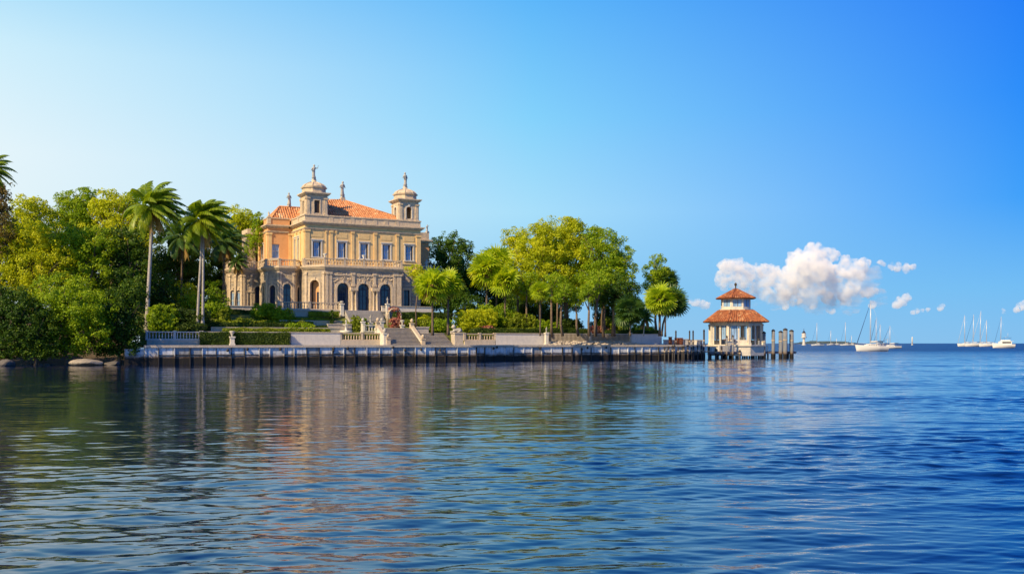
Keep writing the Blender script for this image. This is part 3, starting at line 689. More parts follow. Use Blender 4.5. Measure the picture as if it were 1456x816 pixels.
def depth_of(px, D):
    return Vector(((px - CX) * D / F, D, 0))
def tree(name, label, px, D, zb, lobes, mat='mid', trunk=None, seed=0, leaf=.3, group=None, cat='tree', dens=1.0, dep=.85, gaps=.12, bark='bark', clump=.9, core=.42):
    """lobes in photo columns/rows (px, py, rx, ry [, nearer by]) are turned into metre-sized ellipsoids at distance D"""
    base = depth_of(px, D); k = D / F
    t = thing(name, label, cat, (base.x, base.y, zb), 0, group)
    L = []
    for l in lobes:
        lx, ly, rx, ry = l[:4]; dy = l[4] if len(l) > 4 else 0
        L.append((((lx - px) * k, -dy, zz(ly, D) - zb), (rx * k, min(rx, ry * 1.2) * k * dep, ry * k)))
    crown(L, LM[mat], t, seed, leaf, dens, clump, gaps, core)
    rr = random.Random(seed); mb = MB()
    r0 = trunk or .28; top = max(L, key=lambda q: q[1][0] * q[1][2])[0]
    h0 = max(.8, min(l[0][2] - l[1][2] for l in L)); h0 = min(h0 + .6, top[2] * .6)
    p0 = Vector((0, 0, -.3)); p1 = Vector((top[0] * .15 + rr.uniform(-.2, .2), 0, h0))
    mb.tube([p0, p0.lerp(p1, .5) + Vector((rr.uniform(-.25, .25), .1, 0)), p1], [r0 * 1.3, r0, r0 * .85], 8)
    for c, r in L:
        e = Vector(c); m = p1.lerp(e, .5) + Vector((rr.uniform(-.6, .6), rr.uniform(-.4, .4), .3))
        mb.tube([p1 - Vector((0, 0, .1)), m, e], [r0 * .7, r0 * .4, r0 * .15], 6)
        for q in range(3):
            w = Vector((rr.uniform(-1, 1) * r[0], -rr.uniform(.2, .9) * r[1], rr.uniform(-.3, .8) * r[2]))
            mb.tube([m, m.lerp(e + w, .6) + Vector((0, 0, .2)), e + w], [r0 * .3, r0 * .18, r0 * .06], 5)
    mb.build('trunk', M[bark], t)
    return t
def shrub(label, px, v, zb, w, h, mat='mid', seed=0, name='shrub', leaf=.14, cat='shrub', d=None, n=4, group=None, clump=.42):
    u, D = on(px, v); p = Wp(u, v); rr = random.Random(seed)
    t = thing(name, label, cat, (p.x, p.y, zb), TH, group)
    L = []
    for i in range(n):
        f = (i + .5) / n - .5
        L.append(((f * w * .8, rr.uniform(-.2, .2), h * rr.uniform(.42, .55)), (w / n * rr.uniform(.7, .95), (d or w * .6) * .5, h * rr.uniform(.42, .55))))
    crown(L, LM[mat], t, seed, leaf, 1.2, clump, .05, .7, 'foliage', -.05)
    return t
def hedge(label, px0, px1, v, d, z0, z1, mat='hedge', seed=0, leaf=.11, group=None, cat='hedge'):
    u0, _ = on(px0, v); u1, _ = on(px1, v); L = u1 - u0; H = z1 - z0; rg = np.random.default_rng(seed)
    p = Wp(u0, v)
    def pts(n, f): return f(rg.random(n), rg.random(n))
    faces = [(lambda a, b: np.stack([a*L, 0*a, b*H], 1), L*H, (0, -1, 0)), (lambda a, b: np.stack([a*L, b*d, 0*a + H], 1), L*d, (0, 0, 1)),
             (lambda a, b: np.stack([0*a, a*d, b*H], 1), d*H, (-1, 0, 0)), (lambda a, b: np.stack([0*a + L, a*d, b*H], 1), d*H, (1, 0, 0))]
    C = []; Nn = []
    for f, A, n in faces:
        m = max(8, int(A * 1.7 / leaf**2)); c = pts(m, f); c += rg.normal(size=c.shape) * .045
        c[:, 2] += .06 * np.sin(c[:, 0] * 1.7 + seed) * (c[:, 2] / H); c[:, 1] += .07 * np.sin(c[:, 0] * 2.3 + c[:, 2] * 2)
        C.append(c); Nn.append(np.tile(np.array(n, float), (m, 1)))
    V4, Q = leafquads(np.concatenate(C), np.concatenate(Nn), np.full(sum(map(len, C)), leaf), rg)
    b = MB(); b.box(.06, L - .06, .06, d, 0, H - .06)
    o = mesh_np('hedge', V4, Q, LM[mat], None, (b.v, b.f)); o.location = (p.x, p.y, z0); o.rotation_euler = (0, 0, TH)
    return tag(o, label, cat, group)
def feather_palm(label, px, D, zb, pyc, rpx, bend=0.0, seed=0, mat='palm', nf=22, wind=.6, group=None, trunks=None, rt=.2, bark='palmbark', name='palm_tree', cat='palm'):
    """tall palm: trunk(s), arching pinnate fronds blown by the wind, dry skirt"""
    k = D / F; x0 = (px - CX) * k
    t = thing(name, label, cat, (x0, D, zb), 0, group); rr = random.Random(seed); rg = np.random.default_rng(seed)
    hc = zz(pyc, D) - zb; tx = bend * k
    for (bx_, txo) in (trunks or [(0, tx)]):
        mb = MB(); pts = []; rd = []
        for i in range(11):
            f = i / 10; s_ = f * f * (3 - 2 * f); pts.append((bx_ + (txo - bx_) * s_, 0, -.3 + f * (hc + .1))); rd.append(rt * (1.55 - .7 * f if f < .12 else 1.05 - .35 * f))
        mb.tube(pts, rd, 9); mb.build('trunk', M[bark], t)
    cx = (trunks or [(0, tx)])[0][1]
    Lf = rpx * k; V = []; rac = MB()
    for i in range(nf):
        az = 2 * PI * (i * .381966) + rr.uniform(-.2, .2); el = rr.choice([1.25, 1.0, .7, .45, .2, -.1, -.45]) + rr.uniform(-.12, .12)
        el = 1.45 - 2.0 * (i / nf) + rr.uniform(-.1, .1)
        d = Vector((math.cos(az) * math.cos(el), math.sin(az) * math.cos(el), math.sin(el))); L = Lf * rr.uniform(.85, 1.12)
        p = Vector((cx, 0, hc)); P_ = [p.copy()]; ns = 12; dirs = []
        for j in range(ns):
            f = j / ns; d = (d + Vector((wind * .13, .01, -.07 - .17 * f))).normalized(); p = p + d * L / ns; P_.append(p.copy()); dirs.append(d.copy())
        rac.tube(P_, [.07 * (1 - j / (ns + 2)) + .01 for j in range(ns + 1)], 4)
        nl = 46
        for j in range(nl):
            f = .14 + .86 * j / nl; q = f * ns; a = min(int(q), ns - 1); pt = P_[a].lerp(P_[a+1], q - a); dd = dirs[a]
            side = dd.cross(Vector((0, 0, 1))); side = side.normalized() if side.length > .1 else Vector((1, 0, 0)); upv = side.cross(dd)
            ll = Lf * .27 * math.sin(PI * min(1, f * .85 + .16)) * rr.uniform(.85, 1.1)
            for s_ in (-1, 1):
                ld_ = (side * s_ * .8 + dd * .65 + upv * .1 + Vector((wind * .22, 0, -.4))).normalized()
                m = pt + ld_ * ll * .5; e = m + (ld_ + Vector((wind * .15, 0, -.65))).normalized() * ll * .5
                w = dd * .075 * max(.6, Lf / 5)
                V += [pt - w * .6, pt + w * .6, m + w, m - w, m - w, m + w, e + w * .25, e - w * .25]
    arr = np.array([tuple(v) for v in V]); mesh_np('crown', arr, np.arange(len(arr)).reshape(-1, 4), LM[mat], t, (rac.v, rac.f))
    # hanging old fronds
    V = []
    for i in range(7):
        az = rr.uniform(0, 2*PI); d = Vector((math.cos(az) * .8 + wind * .1, math.sin(az) * .8, -.35)).normalized(); p = Vector((cx, 0, hc - .2)); L = Lf * rr.uniform(.55, .8)
        for j in range(8):
            d = (d + Vector((0, 0, -.3))).normalized(); q = p + d * L / 8
            for s_ in (-1, 1):
                for u_ in range(2):
                    b_ = p.lerp(q, u_ * .5); sd_ = d.cross(Vector((0, 1, .2))).normalized() * s_
                    e = b_ + (sd_ * .35 + Vector((0, 0, -.9))).normalized() * Lf * .2; w = d * .1
                    V += [b_ - w, b_ + w, e + w * .5, e - w * .5]
            p = q
    arr = np.array([tuple(v) for v in V]); mesh_np('dry_fronds', arr, np.arange(len(arr)).reshape(-1, 4), LM['skirt'], t)
    return t
def fan_palm(label, px, D, zb, pyc, rpx, seed=0, mat='fan', nf=46, lean=0.0, group=None, skirt=True, rt=.17, squash=1.0, name='fan_palm', cat='palm', bark='bark'):
    k = D / F; t = thing(name, label, cat, ((px - CX) * k, D, zb), 0, group); rr = random.Random(seed)
    hc = zz(pyc, D) - zb; cx = lean * k; Rr = rpx * k
    mb = MB(); mb.tube([(cx * f * f, 0, -.3 + f * (hc + .2)) for f in (0, .1, .35, .7, 1)], [rt*1.5, rt*1.1, rt, rt*.95, rt*1.25], 8); mb.build('trunk', M[bark], t)
    V = []; St = MB(); c0 = Vector((cx, 0, hc))
    for i in range(nf):
        az = 2*PI*i*.381966 + rr.uniform(-.25, .25); s_ = 1 - 1.95 * (i + .5) / nf; el = math.asin(max(-.95, min(.98, s_))) 
        d = Vector((math.cos(az)*math.cos(el), math.sin(az)*math.cos(el), math.sin(el)*squash)); pl = Rr * rr.uniform(.42, .60)
        hub = c0 + d * pl + Vector((0, 0, -.08*Rr)); St.tube([c0, c0 + d*pl*.5 + Vector((0, 0, .04)), hub], .03, 4)
        side = d.cross(Vector((0, 0, 1))); side = side.normalized() if side.length > .05 else Vector((1, 0, 0)); up = side.cross(d).normalized()
        rot_ = rr.uniform(-1.2, 1.2); side, up = side * math.cos(rot_) + up * math.sin(rot_), up * math.cos(rot_) - side * math.sin(rot_)
        n = 13; bl = Rr * rr.uniform(.5, .66)
        for j in range(n):
            a = (j / (n - 1) - .5) * R(215)
            bd = (d * math.cos(a) + side * math.sin(a)).normalized(); m = hub + bd * bl * .55 + up * .05
            e = m + (bd + Vector((.05, 0, -.25 - .55 * rr.random()))).normalized() * bl * .5
            w = bd.cross(up).normalized() * .105 * max(.6, Rr / 2.2)
            V += [hub - w*.3, hub + w*.3, m + w, m - w, m - w, m + w, e + w*.25, e - w*.25]
    arr = np.array([tuple(v) for v in V]); mesh_np('crown', arr, np.arange(len(arr)).reshape(-1, 4), LM[mat], t, (St.v, St.f))
    if skirt:
        V = []
        for i in range(260):
            az = rr.uniform(0, 2*PI); r_ = Rr * rr.uniform(.1, .5); z = hc - rr.uniform(0, .45) * Rr
            b = Vector((cx + math.cos(az)*r_, math.sin(az)*r_, z)); e = b + Vector((math.cos(az)*.12, math.sin(az)*.12, -Rr*rr.uniform(.3, .65))); w = Vector((-math.sin(az), math.cos(az), 0)) * .08
            V += [b - w, b + w, e + w*.4, e - w*.4]
        arr = np.array([tuple(v) for v in V]); mesh_np('dry_skirt', arr, np.arange(len(arr)).reshape(-1, 4), LM['skirt'], t)
    return t
# ------------------------------------------------------------------ sea, ground, quay
def watermat():
    m, nt, b, out = newmat('sea_water')
    setin(b, Roughness=.03, IOR=1.62); b.inputs['Base Color'].default_value = (.0003, .009, .052, 1); b.inputs['Specular IOR Level'].default_value = .5
    t = N(nt, 'ShaderNodeTexCoord')
    def nz(sx, sy, rot, scale, det, ro=.5, dist=0):
        mp = N(nt, 'ShaderNodeMapping'); mp.inputs['Scale'].default_value = (sx, sy, 1); mp.inputs['Rotation'].default_value = (0, 0, R(rot)); nt.links.new(t.outputs['Object'], mp.inputs[0])
        n = N(nt, 'ShaderNodeTexNoise'); setin(n, Scale=scale, Detail=det, Roughness=ro, Distortion=dist); nt.links.new(mp.outputs[0], n.inputs['Vector']); return n.outputs['Fac']
    def mul(a, k):
        q = N(nt, 'ShaderNodeMath', operation='MULTIPLY'); nt.links.new(a, q.inputs[0])
        if isinstance(k, float): q.inputs[1].default_value = k
        else: nt.links.new(k, q.inputs[1])
        return q.outputs[0]
    def add(a, c):
        q = N(nt, 'ShaderNodeMath', operation='ADD'); nt.links.new(a, q.inputs[0]); nt.links.new(c, q.inputs[1]); return q.outputs[0]
    # open water is choppier than the lee in front of the garden
    sp = N(nt, 'ShaderNodeSeparateXYZ'); nt.links.new(t.outputs['Object'], sp.inputs[0])
    far = rng(nt, sp.outputs[1], 120, 420, 1.0, 5.5); side = rng(nt, sp.outputs[0], -10, 60, .6, 1.6)
    patch = mul(rng(nt, nz(.45, 1, 8, .035, 3), .36, .64, .4, 1.3), mul(far, side))
    mid = mul(nz(.26, 1, -7, .60, 3, .5, .4), .050)
    mid2 = mul(nz(.30, 1, 12, 1.7, 2, .5, .3), .016)
    sm = mul(nz(.35, 1, 4, 5.5, 3, .6), .011)
    h = mul(add(add(mid, mid2), sm), patch)
    nt.links.new(rng(nt, sp.outputs[1], 150, 420, .02, .34), b.inputs['Roughness'])
    bump(nt, b, h, 1.0, 1.0)
    return m
M['water'] = watermat()
def sea():
    rg = np.random.default_rng(7); rows = [6.0]
    while rows[-1] < 420: rows.append(rows[-1] * 1.0031 + .001)
    Y = np.array(rows); nx = 1000; f = np.linspace(-1, 1, nx)
    X = f[None, :] * (Y * .62 + 14)[:, None]; Yg = np.repeat(Y[:, None], nx, 1); Z = np.zeros_like(X); dy = np.gradient(Y)[:, None]
    chop = np.clip((X + 25) / 70, 0, 1); chop = (.024 + .018 * np.clip((45 - Yg) / 30, 0, 1)) + .078 * chop * chop * (3 - 2 * chop)
    pt = 1 + .45 * np.sin(X * .055 + Yg * .11 + 1) * np.sin(Yg * .19 - X * .03) + .3 * np.sin(X * .13 - Yg * .31 + 2)
    K = 130
    for i in range(K):
        lam = .17 * (5.5 / .17) ** ((i + rg.random()) / K); th = rg.normal(0, .42) + (.12 if lam > 2 else -.06); k = 2 * PI / lam
        s_ = math.sqrt(2 / K) * (1.35 if lam < 1.1 else .9 if lam < 2.4 else .5)
        ph = k * (math.sin(th) * X + math.cos(th) * Yg) + rg.uniform(0, 6.3)
        fade = np.clip(lam / (dy * 2.6) - .7, 0, 1)
        Z += fade * s_ / k * (np.sin(ph) + .18 * np.cos(2 * ph))
    edge = np.clip((420 - Yg) / 80, 0, 1) * np.clip((Yg - 6) / 2, 0, 1) * np.clip((1 - np.abs(f[None, :])) * 20, 0, 1)
    Z *= chop * pt * edge
    nv = X.size; co = np.stack([X, Yg, Z], 2).reshape(-1, 3); nr = len(Y)
    idx = np.arange(nv).reshape(nr, nx); q = np.stack([idx[:-1, :-1], idx[:-1, 1:], idx[1:, 1:], idx[1:, :-1]], 2).reshape(-1, 4)
    b = 40000.0
    ev = [(-b, -60, 0), (b, -60, 0), (b, 6, 0), (-b, 6, 0), (b, Y[-1], 0), (-b, Y[-1], 0), (b, 60000, 0), (-b, 60000, 0)]
    L0, L1, R0, R1 = [nv_ - nv for nv_ in (idx[0, 0], idx[-1, 0], idx[0, -1], idx[-1, -1])]
    ef = [(0, 1, 2) + tuple(int(i) - nv for i in idx[0, ::-1]) + (3,), (3, L0, L1, 5), (R0, 2, 4, R1), (5,) + tuple(int(i) - nv for i in idx[-1]) + (4, 6, 7)]
    o = mesh_np('water', co, q, M['water'], None, (ev, [tuple(int(i) for i in f_) for f_ in ef]))
    o.data.polygons.foreach_set('use_smooth', [True] * len(o.data.polygons)); o['kind'] = 'structure'
sea()
me = bpy.data.meshes.new('seabed'); me.from_pydata([(-40000, -60, -6), (40000, -60, -6), (40000, 60000, -6), (-40000, 60000, -6)], [], [(0, 1, 2, 3)]); me.materials.append(M['soil'])
sb = bpy.data.objects.new('seabed', me); COL.objects.link(sb); sb['kind'] = 'structure'

UE = on(941, 4)[0]                                          # right end of the garden
def lerp_tab(x, tab):
    if x <= tab[0][0]: return tab[0][1]
    for (a, b), (c, d) in zip(tab, tab[1:]):
        if x <= c: return b + (d - b) * (x - a) / (c - a)
    return tab[-1][1]
PROF = [(4.0, 4.35), (8, 4.7), (10, 5.3), (13.3, 6.9), (15, 7.3), (17.5, 8.3), (60, 8.7), (130, 9)]
rr = random.Random(1)
def gz(u, v):
    f = 1 - min(1, max(0, (u - 46) / 16)); f = f * f * (3 - 2*f)
    z = 4.35 + (lerp_tab(v, PROF) - 4.35) * (f * .96 + .04)
    if v < 4.52: return 2.3
    return z + .06 * math.sin(u * .9) * math.sin(v * .7)
def grid(name, us, vs, zf, mat):
    V_ = [tuple(Wp(u, v, zf(u, v))) for v in vs for u in us]; n = len(us)
    F_ = [(j*n + i, j*n + i + 1, (j+1)*n + i + 1, (j+1)*n + i) for j in range(len(vs) - 1) for i in range(n - 1)]
    me = bpy.data.meshes.new(name); me.from_pydata(V_, [], F_); me.materials.append(mat); me.polygons.foreach_set('use_smooth', [True] * len(F_))
    o = bpy.data.objects.new(name, me); COL.objects.link(o); o['kind'] = 'structure'; return o
vsl = [4.5, 4.55, 5, 6, 7, 8, 9, 10, 11, 12, 13, 13.3, 14, 15, 16, 17, 17.5, 18, 20, 22, 24, 27]
nu = 60
grid('ground', [i * (UE - .3) / nu for i in range(nu + 1)], vsl, gz, M['grass'])
grid('ground', [i * 66 / 30 for i in range(31)], [27, 30, 35, 45, 60, 90, 130], gz, M['soil'])
def shore_z(u, v):
    w = v + 1.2 * math.sin(u * .35) + .5 * math.sin(u * 1.3)
    return lerp_tab(w, [(-6, -2.5), (-1, -.9), (1, -.1), (3, .35), (6, 1.0), (10, 2.0), (16, 4.0), (24, 6.5), (60, 8.5)]) + rr.uniform(-.12, .12) - (.5 if v < 9 else 0)
grid('shore_ground', [-110 + i * 1.5 for i in range(73)] + [-.4], [-6, -4, -3, -2, -1, 0, 1, 2, 3, 4, 5, 6, 8, 10, 13, 17, 22, 30, 45, 70, 130], shore_z, M['soil'])

# quay: concrete seawall with cap, ribs and dark tidal band, paving on top
def quaymat(name='quay_concrete', k=1.0):
    m, nt, b, _ = newmat(name); v = coords(nt)
    n1 = noise(nt, v, .5, 6, .7); n2 = noise(nt, coords(nt, (2.2, 2.2, .5)), 1.0, 6, .7); n3 = noise(nt, coords(nt, (1, 1, 3)), .7, 5, .7)
    c = mix(nt, rng(nt, n1, .3, .7), (.48*k, .53*k, .60*k), (min(.8, .68*k), min(.8, .72*k), min(.82, .78*k)))
    c = mix(nt, rng(nt, n2, .48, .68, 0, .85), c, (.12, .11, .11))
    t = N(nt, 'ShaderNodeTexCoord'); s = N(nt, 'ShaderNodeSeparateXYZ'); nt.links.new(t.outputs['Object'], s.inputs[0])
    def zpl(k):
        a = N(nt, 'ShaderNodeMath', operation='MULTIPLY_ADD'); nt.links.new(n3, a.inputs[0]); a.inputs[1].default_value = k; nt.links.new(s.outputs[2], a.inputs[2]); return a.outputs[0]
    c = mix(nt, rng(nt, zpl(1.3), 2.2, 1.5, 0, .9), c, (.20, .11, .045))      # rusty tide mark
    c = mix(nt, rng(nt, zpl(.9), 1.65, 1.2, 0, 1), c, (.014, .012, .010))       # weed-black below it
    nt.links.new(c, b.inputs['Base Color']); b.inputs['Roughness'].default_value = .8; bump(nt, b, n2, .06); return m
M['quay'] = quaymat()
QE = on(1003, 0)[0]; QZ = 2.62
sw = thing('seawall', 'long grey concrete seawall with ribs and a black tidal band along the water', 'seawall', Wp(0, 0), TH)
b = MB(); b.box(-.05, QE + .05, -.22, .62, QZ - .318, QZ + .02); b.build('cap', M['gstone'], sw)
rr = random.Random(3); x = .15; k = 0
ribs = []
while x < QE - .2:
    ribs.append(x); x += rr.choice([1.5, 1.7, 1.9, 1.9, 2.1])
for x in ribs:
    w = rr.choice([.09, .1, .12, .2]); b = MB(); b.box(x - w/2, x + w/2, -rr.uniform(.10, .2), -.002, -.9, QZ - .33 - rr.uniform(0, .12)); b.build('rib', M['quay' if rr.random() < .55 else 'wetwood'], sw)
M['quay2'] = quaymat('stained_quay_concrete', .55); M['quay3'] = quaymat('pale_quay_concrete', 1.3)
ed = [0] + ribs + [QE]
for a, c in zip(ed, ed[1:]):
    if c - a < .05: continue
    y = rr.uniform(-.05, .05); b = MB(); b.box(a + .012, c - .012, y, .5, -1, QZ - .32); b.build('panel', M[rr.choice(['quay', 'quay', 'quay2', 'quay3'])], sw)
b = MB(); b.box(.1, QE, .12, .45, -1, QZ - .33); b.build('core', M['dark'], sw)
for a, c in zip(ed, ed[1:]):
    if c - a < .4 or rr.random() < .25: continue
    z = 1.2 + rr.uniform(-.04, .04); b = MB(); b.box(a, c, -.09, -.052, z, z + .12); b.build('waling', M['wetwood'], sw)
for i in range(16):
    x = rr.uniform(1, QE - 1); z = rr.uniform(1.6, 2.1); b = MB(); b.lathe([(.05, 0), (.16, .05), (.18, .25), (.1, .4), (.03, .42)], 8, (x, -.22, z)); b.build('fender', M['wetwood'], sw)
b = MB(); b.box(-2.5, 0, .15, .8, -1, 1.9); b.box(-2.55, -.06, .05, .9, 1.902, 2.1); b.build('end_block', M['quay'], sw)
def strip(name, u0, u1, v0, v1, z, mat):
    me = bpy.data.meshes.new(name); me.from_pydata([tuple(Wp(a, b_, z)) for a, b_ in ((u0, v0), (u1, v0), (u1, v1), (u0, v1))], [], [(0, 1, 2, 3)]); me.materials.append(mat)
    o = bpy.data.objects.new(name, me); COL.objects.link(o); o['kind'] = 'structure'; return o
strip('pavement', 0, QE, .6, 4.6, QZ - .004, M['paving'])

# ------------------------------------------------------------------ retaining wall along the quay, piece by piece
VR = 4.0; TZ = 4.62
def gwall(label, px0, px1, z0=QZ, z1=TZ, mat='plaster', v=VR, th=.45, cope=.12, name='garden_wall'):
    u0, _ = on(px0, v); u1, _ = on(px1, v); t = thing(name, label, 'garden wall', Wp(u0, v), TH)
    b = MB(); b.box(0, u1 - u0, 0, th, z0, z1 - cope - .002); b.build('wall', M[mat], t)
    b = MB(); b.box(-.04, u1 - u0 + .04, -.1, th + .08, z1 - cope, z1); b.build('coping', M['gstone'], t); return t
def gbal(label, px0, px1, v=VR, z=QZ, h=1.1, base=0.0, mat='balus', step=.42, seg=1, px_v2=None, cat='balustrade', group=None):
    u0, _ = on(px0, v); u1, _ = on(px1, v); L = u1 - u0
    if base > 0:
        t = thing('balustrade', label, cat, Wp(u0, v), TH, group)
        b = MB(); b.box(0, L, 0, .4, z, z + base); b.build('base_wall', M['gstone'], t)
        balustrade(t, [(L*i/seg, .2) for i in range(seg + 1)], z + base + .002, h, step, mat, name='railing')
        return t
    o = balustrade(None, [(L*i/seg, .2) for i in range(seg + 1)], z, h, step, mat)
    o.location = Wp(u0, v); o.rotation_euler = (0, 0, TH); return tag(o, label, cat, group)
gbal('grey weathered balustrade at the left end of the quay, on a low stone base', 209, 287, base=.75, h=1.22, mat='plaster', seg=2)
gwall('low pale garden wall behind the dark clipped hedge on the quay', 287.5, 413, mat='gstone')
gwall('stained white garden wall left of the short balustrade by the main stairs', 414, 484)
gbal('sunlit stone balustrade left of the main stairs, on a stepped base', 484.5, 545, base=.7, h=1.2, seg=2)
gbal('short stone balustrade between the sculpted pier and the white wall', 661, 704, base=.75, h=1.15, seg=2)
gwall('pale blank garden wall right of the sculpted pier', 705, 775)
gwall('pale end wall of the garden beneath the rightmost palms', 898, 941)
ge = thing('garden_wall', 'short return wall closing the right end of the garden', 'garden wall', Wp(UE, VR + .46), TH)
b = MB(); b.box(-.45, 0, 0, 20, QZ - 3, TZ - .12); b.build('wall', M['plaster'], ge); b = MB(); b.box(-.5, .05, .1, 20, TZ - .118, TZ); b.build('coping', M['gstone'], ge)
# iron railing on top of a rubble bank
u0, _ = on(779, VR); u1, _ = on(897, VR); L = u1 - u0
ra = thing('iron_railing', 'long dark iron railing between stone piers in front of the right garden', 'railing', Wp(u0, VR), TH)
b = MB(); b.box(0, L, 0, .5, QZ, QZ + .55); b.build('base_wall', M['gstone'], ra)
b = MB(); b.box(.2, L - .2, .2, .26, QZ + .68, QZ + .75); b.box(.2, L - .2, .2, .26, TZ - .1, TZ); b.build('rail', M['gstone'], ra)
nb = 64
for i in range(nb):
    x = .3 + (L - .6) * i / (nb - 1)
    if i == 0: b = MB(); b.box(-.04, .04, .19, .27, QZ + .552, TZ - .102); bar0 = b.build('bar', M['gstone'], ra); bar0.location = (x, 0, 0)
    else: c = bar0.copy(); COL.objects.link(c); c.location = (x, 0, 0)
bk = MB(); bk.box(.2, L - .2, .34, .44, QZ + .3, TZ - .1); bk.build('backing_wall', M['bark'], ra)
for x in (0, L*.5, L):
    b = MB(); b.box(x - .2, x + .2, -.02, .44, QZ + .553, TZ + .05); b.box(x - .27, x + .27, -.09, .51, TZ + .052, TZ + .18); b.build('pier', M['gstone'], ra)
rb = MB(); rr = random.Random(8)
for i in range(260):
    x = rr.uniform(-1, L + 2.5); d = rr.uniform(0, 1.3) ; s = rr.uniform(.12, .3); z = QZ + max(0, (1.3 - d)) * .45 * min(1, max(.1, (x + 1) / 3), max(.1, (L + 2.6 - x) / 4))
    vs, fs = ico((x, -d, z), (s*1.4, s, s*.7), i); rb.add(vs, fs)
o = rb.build('rubble_bank', M['gstone'], None, Wp(u0, VR - .05), TH); o['kind'] = 'stuff'; o['label'] = 'pale rubble bank heaped under the iron railing'
# stairs
M['riser'] = stone('stair_riser', (.40, .36, .32), (.28, .25, .23), (.06, .05, .05), .6, 2, .95, .04)  # darker than the tread stone: riser shade put into the colour
def stairs(label, px0, px1, v0, v1, z0, z1, n, mat='step', name='stairs'):
    u0, _ = on(px0, v0); u1, _ = on(px1, v0); t = thing(name, label, 'stairs', Wp(u0, v0), TH); w = u1 - u0; dv = (v1 - v0) / n; dz = (z1 - z0) / n
    for i in range(n):
        b = MB(); b.box(0, w, i*dv + .06, v1 - v0 + .4, z0 + i*dz - (0 if i else .05) + .001, z0 + (i+1)*dz - .082); b.build('riser', M['riser'], t); b = MB(); b.box(-.02, w + .02, i*dv - .08, v1 - v0 + .4, z0 + (i+1)*dz - .08, z0 + (i+1)*dz); b.build('step', M[mat], t)
    return t, w
st1, w1 = stairs('broad main flight of pale stone steps rising from the quay', 556, 599, .9, 5.8, QZ, 5.35, 13)
st2, w2 = stairs('lower side flight of stone steps right of the sloping parapet', 604, 643, 1.0, 4.6, QZ, 4.55, 9)
u0, _ = on(601.5, .9)
def ramp_wall(label, u0, v0, v1, z0, z1, hgt, w=.4, mat='white'):
    t = thing('stair_parapet', label, 'parapet', Wp(u0, v0), TH); L = v1 - v0
    b = MB()
    pr = [(0, z0), (L, z0), (L, z1 + hgt), (0, z0 + hgt)]
    b.add([(x, y, z) for x in (-w/2, w/2) for y, z in pr], [(0, 1, 2, 3), (7, 6, 5, 4), (0, 4, 5, 1), (1, 5, 6, 2), (2, 6, 7, 3), (3, 7, 4, 0)]); b.build('wall', M[mat], t)
    b = MB(); q = [(-.05, z0 + hgt + .002), (L, z1 + hgt + .002), (L, z1 + hgt + .14), (-.05, z0 + hgt + .14)]; w += .14
    b.add([(x, y, z) for x in (-w/2, w/2) for y, z in q], [(0, 1, 2, 3), (7, 6, 5, 4), (0, 4, 5, 1), (1, 5, 6, 2), (2, 6, 7, 3), (3, 7, 4, 0)]); b.build('coping', M['balus'], t)
    for y, z in ((0.0, z0), (L, z1)):
        b = MB(); b.box(-.3, .3, y - .3, y + .3, z, z + hgt + .35); b.box(-.38, .38, y - .38, y + .38, z + hgt + .352, z + hgt + .5); b.lathe([(.1, 0), (.26, .2), (.3, .38), (.18, .6), (.04, .7)], 8, (0, y, z + hgt + .502)); b.build('pier', M['balus'], t)
ramp_wall('sloping stone parapet between the main stairs and the side flight', u0, .95, 5.6, QZ, 5.2, .5)
ramp_wall('stepped white parapet left of the main stairs, with a ball finial', on(552, .9)[0], .95, 5.6, QZ, 5.2, .6)
# sculpted pier right of the stairs
def pier(label, px, v, w, z0, z1, mat='gstone', sculpt=None, name='pedestal', cat='pedestal', seed=0):
    u, D = on(px, v); t = thing(name, label, cat, Wp(u, v), TH); b = MB()
    b.box(-w/2 - .08, w/2 + .08, -w/2 - .08, w/2 + .08, z0, z0 + .25); b.box(-w/2, w/2, -w/2, w/2, z0 + .252, z1 - .2); b.box(-w/2 - .1, w/2 + .1, -w/2 - .1, w/2 + .1, z1 - .198, z1); b.build('block', M[mat], t)
    if sculpt:
        b = MB(); sculpt(b, z1 + .002, seed); b.build('sculpture', M['statue'], t)
    return t
def lion(b, z, seed):
    """reclining lion: trunk, raised head with mane, forelegs stretched out"""
    b.lathe([(.05, -.75), (.3, -.6), (.36, -.2), (.33, .2), (.38, .5), (.2, .75)], 10, (0, 0, 0))
    n = len(b.v) - 60
    b.v[n:] = [(y_z[2] * 1.0, y_z[1] * .9, z + .36 + y_z[0]) for y_z in b.v[n:]]
    b.lathe([(.08, -.3), (.3, -.18), (.36, .02), (.28, .25), (.08, .36)], 10, (-.62, 0, z + .88)); b.lathe([(.05, -.1), (.15, -.05), (.14, .08), (.04, .14)], 8, (-.9, 0, z + .82))
    for s in (-1, 1): b.tube([(-.4, s*.2, z + .3), (-.8, s*.2, z + .12), (-1.15, s*.2, z + .09)], [.15, .12, .1], 7); b.tube([(.5, s*.3, z + .35), (.2, s*.38, z + .15), (-.1, s*.36, z + .1)], [.2, .15, .09], 7)
    b.tube([(.7, 0, z + .3), (1.0, .1, z + .15), (.9, .4, z + .1)], [.07, .05, .06], 6)
pier('massive carved pier with a reclining lion right of the side stairs', 650, 1.9, 1.5, QZ, 4.65, 'gstone', lion)
pier('low stepped stone block at the top of the side stairs', 597, 6.6, 2.2, 4.3, 5.6, 'step')
pier('slim white post at the foot of the main stairs', 547, 1.1, .45, QZ, 4.5, 'white', lambda b, z, s: b.lathe([(.1, 0), (.24, .12), (.3, .35), (.2, .6), (.05, .75)], 8, (0, 0, z)))
pier('square post with a small figure between wall and railing', 777, 3.2, .5, QZ, 4.7, 'white', lambda b, z, s: [b.add([(x*1, y, q + z) for x, y, q in t_.v], t_.f, True) for t_ in [MB()] if not figure(t_, 1.0, 3)])

